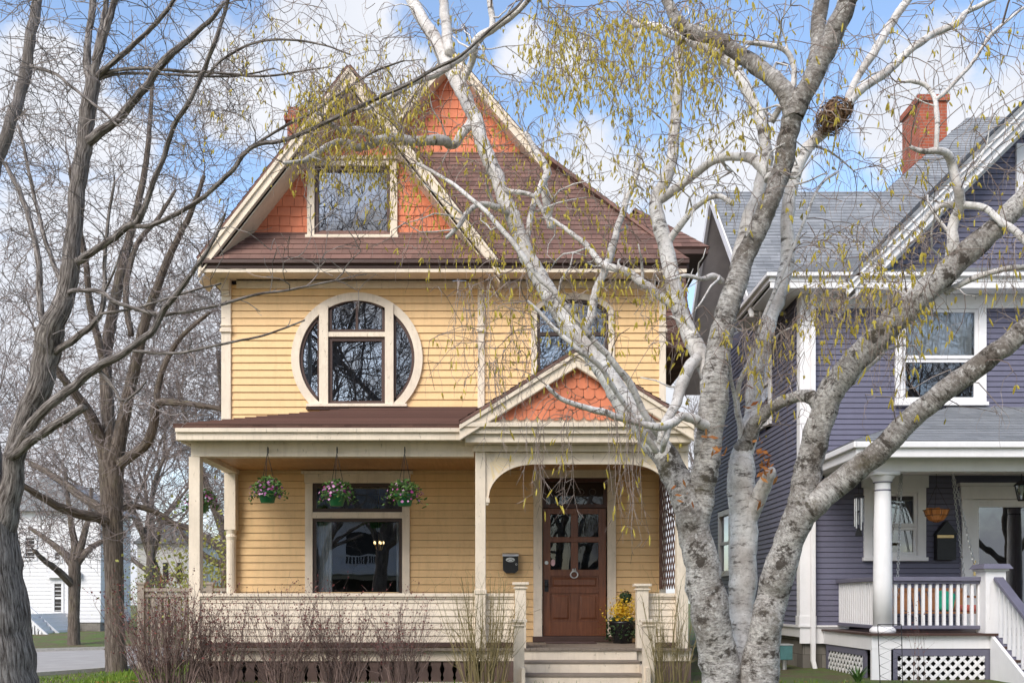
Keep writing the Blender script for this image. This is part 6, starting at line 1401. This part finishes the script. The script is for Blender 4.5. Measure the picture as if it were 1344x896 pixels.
for pts, rs in lt.paths:
    cr.tube(pts, rs, 4, 0, False); Lp = sum((pts[i+1]-pts[i]).length for i in range(len(pts)-1))
    for _ in range(int(Lp*7+g.random())):
        i = g.randrange(1, len(pts)); q0 = pts[i]; dr = (pts[i]-pts[i-1]).normalized(); side = dr.cross(Vector((g.gauss(0,1),g.gauss(0,1),g.gauss(0,1)))).normalized(); L = g.uniform(.06,.24); q = q0.copy(); tw = [q0]
        for j in range(3): q = q + (dr*.5 + side*.7 + Vector((0,0,.35)) + Vector((g.gauss(0,.25),g.gauss(0,.25),g.gauss(0,.25)))).normalized()*L/3; tw.append(q)
        cr.tube(tw, [.0023,.002,.0017,.0022], 3, 0, False)
cr.build('crown', M['twig'], T2)

# ---- trees across the side street
g = random.Random(21)
def far_tree(name, label, limbs, boxes, loc, k=.012, rmin=.008, mat='bark2', tw=4.6, tl=(.3,.9), maxlen=6, grp=None):
    t = thing(name, label, 'tree', loc, grp); tr = MB(); ft = Tree(g)
    for i, q in enumerate(limbs): ft.limb(tr, q, 10, .06, per=5)
    tr.build('trunk', M[mat], t, smooth=True); ft.grow(targets(g, boxes), rmin, k, maxlen, .09, -.1, .07); cr = MB()
    for pts, rs in ft.paths:
        cr.tube(pts, rs, 4, 0, False); Lp = sum((pts[i+1]-pts[i]).length for i in range(len(pts)-1))
        for _ in range(int(Lp*tw+g.random())):
            i = g.randrange(1, len(pts)); q = pts[i]; dr = (pts[i]-pts[i-1]).normalized(); side = dr.cross(Vector((g.gauss(0,1),g.gauss(0,1),g.gauss(0,1)))).normalized(); L = g.uniform(*tl); w_ = [q]
            for j in range(3): q = q + (dr*.5+side*.75+Vector((g.gauss(0,.3),g.gauss(0,.3),g.gauss(0,.3)))).normalized()*L/3; w_.append(q)
            cr.tube(w_, [rmin*.95,rmin*.85,rmin*.75,rmin*.6], 3, 0, False)
    cr.build('crown', M['fartwig'], t); return t
Ya = 26.5
far_tree('street_tree', 'tall bare street tree with a straight brown trunk on the grass verge', [
 [(153,905,19,Ya),(153,880,15,Ya),(151,840,13,Ya),(150,780,12.5,Ya),(149,720,12.5,Ya),(147,670,14,Ya),(146,635,15,Ya),(146,605,16,Ya)],
 [(143,625,9,Ya),(136,590,9,Ya),(126,560,8,Ya-.3),(112,535,7,Ya-.6),(98,515,6,Ya-.9),(82,495,5,Ya-1.2),(62,465,4,Ya-1.5),(45,430,3,Ya-1.8)],
 [(146,615,11,Ya),(144,570,9,Ya),(140,520,8.5,Ya+.2),(139,470,8,Ya+.3),(146,420,7.5,Ya+.5),(155,375,7,Ya+.6),(165,330,6,Ya+.8),(178,280,5,Ya+1),(190,225,4,Ya+1.2),(196,170,3,Ya+1.3),(200,110,2.4,Ya+1.4)],
 [(142,500,5,Ya+.2),(130,450,5,Ya),(118,400,4.5,Ya-.3),(112,340,4,Ya-.6),(100,280,3.4,Ya-.9),(92,220,2.6,Ya-1.2)],
 [(150,612,11,Ya),(158,570,9,Ya-.2),(168,520,8,Ya-.4),(180,470,7,Ya-.6),(190,425,6.5,Ya-.8),(205,380,5.5,Ya-1),(225,330,4.5,Ya-1.2),(250,280,3.6,Ya-1.4),(268,230,2.6,Ya-1.6)],
 [(154,612,7,Ya),(172,598,6.5,Ya-.4),(192,582,6.5,Ya-.8),(202,555,6,Ya-1),(206,530,5.5,Ya-1.2),(230,528,4.5,Ya-1.5),(262,532,4,Ya-1.8),(300,538,3.2,Ya-2)],
 [(206,535,4.5,Ya-1.2),(208,505,4,Ya-1.3),(220,470,3.6,Ya-1.4),(240,440,3,Ya-1.5),(275,410,2.4,Ya-1.6)],
 [(144,690,7,Ya),(132,680,7,Ya-.4),(110,676,6.5,Ya-.9),(85,668,6,Ya-1.4),(60,655,5,Ya-1.9),(35,640,4,Ya-2.4),(10,620,3,Ya-2.8)],
 [(144,680,6,Ya),(128,664,6,Ya+.4),(105,650,5.5,Ya+.9),(82,632,5,Ya+1.4),(60,618,4.4,Ya+1.9),(40,608,3.6,Ya+2.2)],
 [(152,672,4,Ya),(175,664,4,Ya+.3),(205,672,3.6,Ya+.6),(235,690,3.2,Ya+.8),(262,700,2.6,Ya+1)],
 [(172,440,4,Ya-.5),(165,380,4,Ya-.2),(180,320,3.4,Ya),(205,290,2.8,Ya+.2),(230,250,2,Ya+.4)]],
 [(0,330,60,330,Ya-3.5,Ya+5,650),(0,330,300,560,Ya-3.5,Ya+5,800),(0,320,520,720,Ya-3,Ya+4,480)], P(152,882,Ya))
Yb = 41
far_tree('forked_street_tree', 'smaller bare tree with forked crown standing before the white house', [
 [(97,862,11,Yb),(97,846,8.5,Yb),(97,810,7.5,Yb),(98,770,7.5,Yb),(98,745,8,Yb),(97,735,8,Yb)],
 [(97,770,5,Yb),(84,756,5,Yb-.5),(72,745,4.4,Yb-1),(58,735,3.6,Yb-1.5),(45,722,2.6,Yb-2)],
 [(96,742,6,Yb),(86,728,5,Yb),(72,716,4,Yb),(58,705,3.2,Yb),(38,692,2.4,Yb)],
 [(97,740,6,Yb),(98,715,5,Yb),(94,690,4,Yb),(90,660,3,Yb),(86,620,2.2,Yb)],
 [(99,740,6,Yb),(106,718,5,Yb),(112,695,4,Yb),(118,670,3,Yb),(120,640,2.2,Yb)],
 [(100,742,4.4,Yb),(115,722,4,Yb),(130,712,3.4,Yb),(145,706,2.6,Yb),(165,700,2,Yb)]],
 [(20,180,590,740,Yb-3,Yb+3,380)], P(97,850,Yb), .01, .011, tl=(.4,1.1))
Yc = 33
far_tree('backyard_tree', 'bare tree behind the porch with limbs reaching left past the corner column', [
 [(302,830,12,Yc),(301,780,10,Yc),(299,745,9.5,Yc),(298,725,9,Yc)],
 [(298,735,7,Yc),(285,715,6,Yc),(268,704,5,Yc),(250,694,4.4,Yc),(228,688,3.6,Yc),(205,682,2.6,Yc)],
 [(298,728,7,Yc),(294,700,6.5,Yc),(284,670,6,Yc),(272,640,5,Yc),(258,600,4,Yc),(246,560,3,Yc),(232,500,2.2,Yc)],
 [(300,728,7,Yc),(305,690,6,Yc),(304,640,5,Yc),(300,590,4,Yc),(292,530,3.4,Yc),(286,460,2.6,Yc)],
 [(298,740,5,Yc),(284,738,5,Yc),(268,728,4,Yc),(250,712,3,Yc),(236,694,2.2,Yc)]],
 [(170,330,360,560,Yc-4,Yc+3,420),(170,320,540,720,Yc-4,Yc+3,330)], P(301,830,Yc), .011, .009, tl=(.35,1.0))
# further bare trees, one build copied
def generic_tree(name, label, seed, h, r0, loc, grp, lv=4):
    q = random.Random(seed); t = thing(name, label, 'tree', loc, grp); o = Vector(loc); tr = MB(); cr = MB()
    def rec(p, d_, L, r, lev):
        n = 5; pts = [p]; rs = [r]; c = p; dd = d_
        for j in range(n): dd = (dd + Vector((q.gauss(0,.13),q.gauss(0,.13),q.gauss(.05,.09)))).normalized(); c = c + dd*L/n; pts.append(c); rs.append(r*(1-.5*(j+1)/n))
        (tr if lev < 2 else cr).tube(pts, rs, 8 if lev < 2 else 3, .05 if lev < 2 else 0, False)
        if lev >= lv: return
        for k in range(q.choice((4,5)) if lev else 7):
            i = q.randrange(2, n+1) if lev else q.randrange(2, n+1); a = q.uniform(0,6.28); sp = q.uniform(.45,.95); e = pts[i]; bd = (pts[i]-pts[i-1]).normalized(); s_ = bd.orthogonal().normalized(); s_ = s_*math.cos(a)+bd.cross(s_)*math.sin(a)
            rec(e, (bd*math.cos(sp)+s_*math.sin(sp)).normalized(), L*q.uniform(.5,.75), max(.013, rs[i]*q.uniform(.5,.7)), lev+1)
    rec(o, Vector((q.gauss(0,.04),q.gauss(0,.04),1)), h*.42, r0, 0)
    tr.build('trunk', M['bark2'], t, smooth=True); cr.build('crown', M['fartwig'], t); return t
grp = 'bare trees along the far side of the block'
ga = generic_tree('distant_bare_tree', 'bare tree far behind, in line with the fence left of the porch', 3, 21, .32, (-21,58,-.6), grp, 5)
for x, y, rz, sc, lb in ((-31,62,1.1,1.1,'bare tree far behind, left of the white house roof'),(-25,72,2.4,1.25,'tallest bare tree far behind, over the white house'),(-14.5,50,3.9,.95,'bare tree far behind, beside the yellow house corner'),(-17.5,66,5.0,1.15,'bare tree far behind, between street tree and yellow house'),(-12,74,.6,1.2,'bare tree far behind, mostly hidden by the porch column'),(14,60,2.0,.9,'bare tree seen in the gap between the two houses')):
    copy_thing(ga, (x,y,-.6), lb, rz, sc)
# trees and the house opposite, met as reflections in the front windows
gb_ = generic_tree('tree_opposite', 'bare tree across the front street mirrored in the porch window', 9, 21, .34, (-9,-8,-.55), 'trees mirrored in the windows', 5)
for x, y, rz, sc, lb in ((1.5,-17,1.3,.75,'bare tree across the front street mirrored in the round window'),(8,-11,2.6,.9,'bare tree across the front street mirrored in the storm door'),(-5.5,-12,4.0,1.1,'bare tree across the front street mirrored in the attic window'),(17,-10,5.2,1.0,'bare tree across the front street mirrored in the neighbour upper window'),(22,-12,.4,.9,'bare tree across the front street mirrored in the far edge of the storm door')): copy_thing(gb_, (x,y,-.55), lb, rz, sc)
t = thing('house_opposite', 'white house with a railed balcony mirrored in the front window glass', 'house', (-8.2,-26,-.5))
b = MB(); courses(b, (-14,-26,-.5), (1,0,0), (0,0,1), (0,1,0), [(0,0),(11,0),(11,6.4),(0,6.4)], .15, .015); b.build('wall', M['siding_white'], t)
b = MB(); b.prism([(-14.5,5.8),(-2.5,5.8),(-8.5,10.5)], -34, -25.4); b.build('roof', M['greyroof'], t)
b = MB(); b.box(-10.6,-5.2,-26,-23.6,2.5,2.75); 
for x in (-10.3,-5.5): b.lathe([(.2,-.5),(.2,2.5)], (x,-23.8,0), 12)
b.build('porch', M['siding_white'], t)
b = MB(); b.box(-10.5,-5.3,-23.75,-23.68,3.5,3.58); b.box(-10.5,-5.3,-23.75,-23.68,2.8,2.86)
for i in range(30): b.box(-10.45+.175*i,-10.4+.175*i,-23.74,-23.69,2.86,3.5)
b.build('balcony_railing', M['siding_white'], t)
b = MB(); b.box(-9.8,-6.0,-26,-25.94,.2,2.2); b.box(-9,-7,-26,-25.94,3.2,4.9); b.build('window', M['room'], t)

# ---- white house across the side street
Yw = 50; wx0, wx1 = X(-10,Yw), X(132,Yw); wz = Z(829,Yw)
t = thing('white_house', 'white clapboard house across the side street with steps up to its door', 'house', ((wx0+wx1)/2, Yw, wz))
b = MB(); courses(b, (0,Yw,0), (1,0,0), (0,0,1), (0,-1,0), [(wx0,wz+.5),(wx1,wz+.5),(wx1,wz+6.2),(wx0,wz+6.2)], .2, .02); courses(b, (wx1,Yw,0), (0,1,0), (0,0,1), (1,0,0), [(0,wz+.5),(4,wz+.5),(4,wz+6.2),(0,wz+6.2)], .2, .02); b.build('wall', M['siding_white'], t)
b = MB(); b.box(wx0, wx1-.03, Yw+.03, Yw+4, wz-.5, wz+.5); b.build('foundation', M['stone'], t)
b = MB(); b.prism([(wx0-.4,wz+6.2),(wx1+.4,wz+6.2),((wx0+wx1)/2,wz+8.0)], Yw-.4, Yw+4.4); b.build('roof', M['greyroof'], t)
def wbox(x0, x1, y0, y1):
    b = MB(); frame_rect(b, X(x0,Yw)-.12, X(x1,Yw)+.12, Z(y1,Yw)-.12, Z(y0,Yw)+.14, .12, Yw-.06, Yw); wi = b.build('window', M['siding_white'], t)
    b = MB(); zm = Z((y0+y1)/2,Yw); b.box(X(x0,Yw), X(x1,Yw), Yw-.02, Yw+.01, Z(y1,Yw), zm-.04); b.box(X(x0,Yw), X(x1,Yw), Yw-.02, Yw+.01, zm+.04, Z(y0,Yw)); b.build('pane', M['room'], wi)
wbox(72,81,766,802); wbox(34,46,706,732); wbox(73,79,725,735); wbox(90,95,770,802)
b = MB(); b.box(X(64,Yw), X(108,Yw), Yw-.25, Yw-.07, Z(758,Yw), Z(751,Yw)); b.build('window_hood', M['siding_white'], t)
b = MB(); Ys = 47
for i in range(6): b.box(X(44+4.6*i,Ys), X(50+4.6*i,Ys)+.1, Ys-1.2, Ys+2.8, Z(840,Ys)-.1, Z(805+5.4*i,Ys))
b.build('steps', M['siding_white'], t)
for dy in (0, -1.2):
    b = MB(); A, B = P(38,796,Ys), P(82,836,Ys); A.y += dy; B.y += dy; up = Vector((0,0,1.0)); b.bar(A+up*.0, B+up*.0, .1, .1); b.bar(A-up*.75, B-up*.75+Vector((0,0,.25)), .08, .08)
    for i in range(11): q = A+(B-A)*(i/10); b.bar(q, q-up*.75, .07, .07)
    b.bar(B+up*.05, B-up*.9, .14, .14); b.build('stair_railing', M['siding_white'], t)
t = thing('pale_house', 'pale distant house glimpsed between the street tree and the porch', 'house', (X(212,75), 75, -.6))
b = MB(); b.box(X(180,75), X(250,75), 75, 83, -.8, Z(712,75)); b.build('wall', M['farwall'], t)
b = MB(); b.prism([(X(176,75),Z(713,75)),(X(254,75),Z(713,75)),(X(215,75),Z(680,75))], 74.6, 83); b.build('roof', M['greyroof'], t)
for px in (196, 214, 232):
    b = MB(); b.box(X(px,75), X(px+7,75), 74.95, 75, Z(765,75), Z(738,75)); b.build('window', M['room'], t)
# fence
Yf = 18.5; t = thing('wooden_fence', 'weathered grey board fence behind the shrubs left of the porch', 'fence', (X(240,Yf), Yf, -.3)); fzt = Z(772,Yf)
for px in (186, 276, 366):
    b = MB(); x = X(px,Yf); b.box(x-.06, x+.06, Yf-.06, Yf+.06, -.7, fzt+.08); b.box(x-.08, x+.08, Yf-.08, Yf+.08, fzt+.081, fzt+.12); b.build('post', M['fence'], t)
b = MB(); xa, xb = X(187,Yf), X(366,Yf); b.box(xa, xb, Yf-.04, Yf+.03, fzt-.05, fzt+.01); b.box(xa, xb, Yf-.025, Yf+.0, fzt-.16, fzt-.11); b.box(xa, xb, Yf-.025, Yf, -.35, -.28); b.build_each('rail', M['fence'], t)
b = MB(); x = xa+.03
while x < xb: b.box(x, x+.075, Yf+.001, Yf+.02, -.45, fzt-.055); x += .125
b.build('slats', M['fence'], t)
# shrub with new leaves behind the porch
def leafy(name, label, c, rx_, rz_, n, mt):
    t = thing(name, label, 'shrub', c); o = Vector(c); b = MB(); st_ = MB()
    for _ in range(40):
        e = o + Vector((g.gauss(0,rx_*.5), g.gauss(0,rx_*.5), g.uniform(.5,1.7)*rz_)); st_.tube([o, o*.4+e*.6+Vector((0,0,.2)), e], [.02,.012,.006], 4, 0, False)
    for _ in range(n):
        u = Vector((g.gauss(0,.45), g.gauss(0,.45), g.gauss(0,.4))); c_ = o + Vector((u.x*rx_, u.y*rx_, rz_*(1+u.z))); s = g.uniform(.03,.06); v = Vector((g.gauss(0,1),g.gauss(0,1),g.gauss(0,1))).normalized(); w_ = v.orthogonal(); b.face([c_-v*s, c_+w_*s*.6, c_+v*s, c_-w_*s*.6])
    st_.build('stems', M['shrub'], t); b.build('leaves', M[mt], t)
leafy('budding_shrub', 'tall shrub with yellow green new leaves behind the fence', (X(276,24),24,-.5), 1.5, 1.9, 1500, 'youngleaf')
leafy('budding_shrub', 'low yellow green shrub past the street, beside the pale house', (X(218,46),46,-.6), 2.4, 2.0, 1200, 'youngleaf')

# ---- shrubs in front of the porch
def shrub(name, label, px, Y, width, h, n, grp, mt, r=.004, fan=.5, buds=0, jit=.14, sub=6):
    x = X(px,Y); z = H(x,Y)-.03; t = thing(name, label, 'shrub', (x,Y,z), grp); o = Vector((x,Y,z)); st_ = MB(); bd = MB()
    for _ in range(n):
        b0 = o + Vector((g.uniform(-.3,.3)*width, g.uniform(-.12,.12), 0)); hh = h*g.uniform(.6,1.08); lean = Vector(((b0.x-o.x)*fan*2+g.gauss(0,.18)*fan, g.gauss(0,.16), 1)).normalized(); q = b0; pts = [q]; m_ = 7
        for j in range(m_): lean = (lean + Vector((g.gauss(0,jit),g.gauss(0,jit),.03))).normalized(); q = q + lean*hh/m_; pts.append(q)
        r_ = r*g.choice((.6,.8,1,1,1.5)); rs = [r_*(1-.65*j/m_) for j in range(m_+1)]; st_.tube(pts, rs, 4, 0, False)
        for _k in range(sub):
            i = g.randrange(2, m_+1); q = pts[i]; d_ = (pts[i]-pts[i-1]).normalized(); s_ = Vector((g.gauss(0,1),g.gauss(0,.7),g.gauss(.2,.4))).normalized(); L = g.uniform(.1,.32)*min(1,h); w_ = [q]
            for j in range(4): q = q + (d_*.6+s_*.55+Vector((g.gauss(0,.25),g.gauss(0,.25),g.gauss(.1,.2)))).normalized()*L/4; w_.append(q)
            st_.tube(w_, [rs[i]*.7, rs[i]*.6, rs[i]*.5, rs[i]*.45, .001], 3, 0, False)
            if buds:
                for j in range(1, 5):
                    if g.random() < buds*max(.12, (w_[j].z-z)/h)**1.5:
                        for _b in range(2):
                            c = w_[j]+Vector((g.gauss(0,.008),g.gauss(0,.008),g.gauss(0,.008))); s = g.uniform(.006,.014); u = Vector((g.gauss(0,1),g.gauss(0,1),g.gauss(0,1))).normalized(); v = u.orthogonal(); bd.face([c-u*s, c+v*s*.6, c+u*s, c-v*s*.6])
    st_.build('stems', M[mt], t)
    if bd.f: bd.build('leaves', M['redbud'], t)  # these pieces are reddish buds on the shrubs, seed heads on the stalks
grp = 'bare reddish shrubs along the porch'
shrub('bare_shrub', 'tallest of the bare reddish shrubs, spreading past the left corner of the porch', 222, 11.9, 1.0, 1.25, 175, grp, 'shrub', .0052, .6, .5, .10, 7)
shrub('bare_shrub', 'bare reddish shrub just right of the left porch column', 292, 12.0, .7, 1.15, 84, grp, 'shrub', .0052, .6, .35)
shrub('bare_shrub', 'bare reddish shrub below the left edge of the front window', 372, 12.0, .7, 1.2, 88, grp, 'shrub', .0052, .6, .4)
shrub('bare_shrub', 'bare reddish shrub below the middle of the front window', 446, 12.05, .7, 1.17, 88, grp, 'shrub', .0052, .6, .4)
shrub('bare_shrub', 'bare reddish shrub below the right edge of the front window', 524, 12.05, .65, 1.12, 80, grp, 'shrub', .0052, .65, .4)
shrub('olive_stemmed_shrub', 'tall olive stemmed shrub in front of the porch post left of the steps', 636, 11.8, .75, 1.38, 72, 'tall olive stemmed shrubs beside the steps', 'olive', .0075, .42, 0, .06, 5)
shrub('olive_stemmed_shrub', 'tall olive stemmed shrub by the birch right of the steps', 880, 11.8, .55, 1.25, 48, 'tall olive stemmed shrubs beside the steps', 'olive', .007, .5, 0, .06, 4)
shrub('dry_stalks', 'thin dry flower stalks with dark seed heads below the blue porch', 1206, 12.9, .2, .95, 6, None, 'shrub', .003, .3, .9, .05, 3)
b = MB(); c0 = Vector((X(1126,12.9),12.9,H(X(1126,12.9),12.9)-.05))
for _ in range(46):
    a = g.uniform(0,6.28); L = g.uniform(.16,.38); d_ = Vector((math.cos(a)*.45, math.sin(a)*.45, 1)).normalized(); s_ = d_.cross(Vector((0,0,1))).normalized()*.014; m_ = c0+d_*L*.55; e = c0+d_*L+Vector((math.cos(a),math.sin(a),-.5))*L*.15; b.face([c0-s_*.6, c0+s_*.6, m_+s_, m_-s_]); b.face([m_-s_, m_+s_, e])
tag(b.build('green_sprout', M['leaf']), 'clump of fresh green leaves by the blue house lattice', 'plant')

# leaf litter round the shrubs and on the verge
b = MB()
for _ in range(900):
    if g.random() < .6: Y = g.uniform(11.6, 12.9); x = g.uniform(-5.2, 4.6)
    else: Y = g.uniform(12.5, 26); x = X(g.uniform(20, 250), Y)
    if x < -9.3 and Y > 23: continue
    c = Vector((x, Y, H(x,Y)+g.uniform(.01,.03))); s_ = g.uniform(.015,.04); u = Vector((g.gauss(0,1),g.gauss(0,1),g.gauss(0,.3))).normalized(); v = u.cross(Vector((0,0,1))).normalized(); b.face([c-u*s_, c+v*s_*.6, c+u*s_, c-v*s_*.6])
o = b.build('leaf_litter', M['dryleaf']); o['kind'] = 'stuff'; o['label'] = 'dry brown leaves scattered on the ground by the porch shrubs'; o['category'] = 'leaf litter'
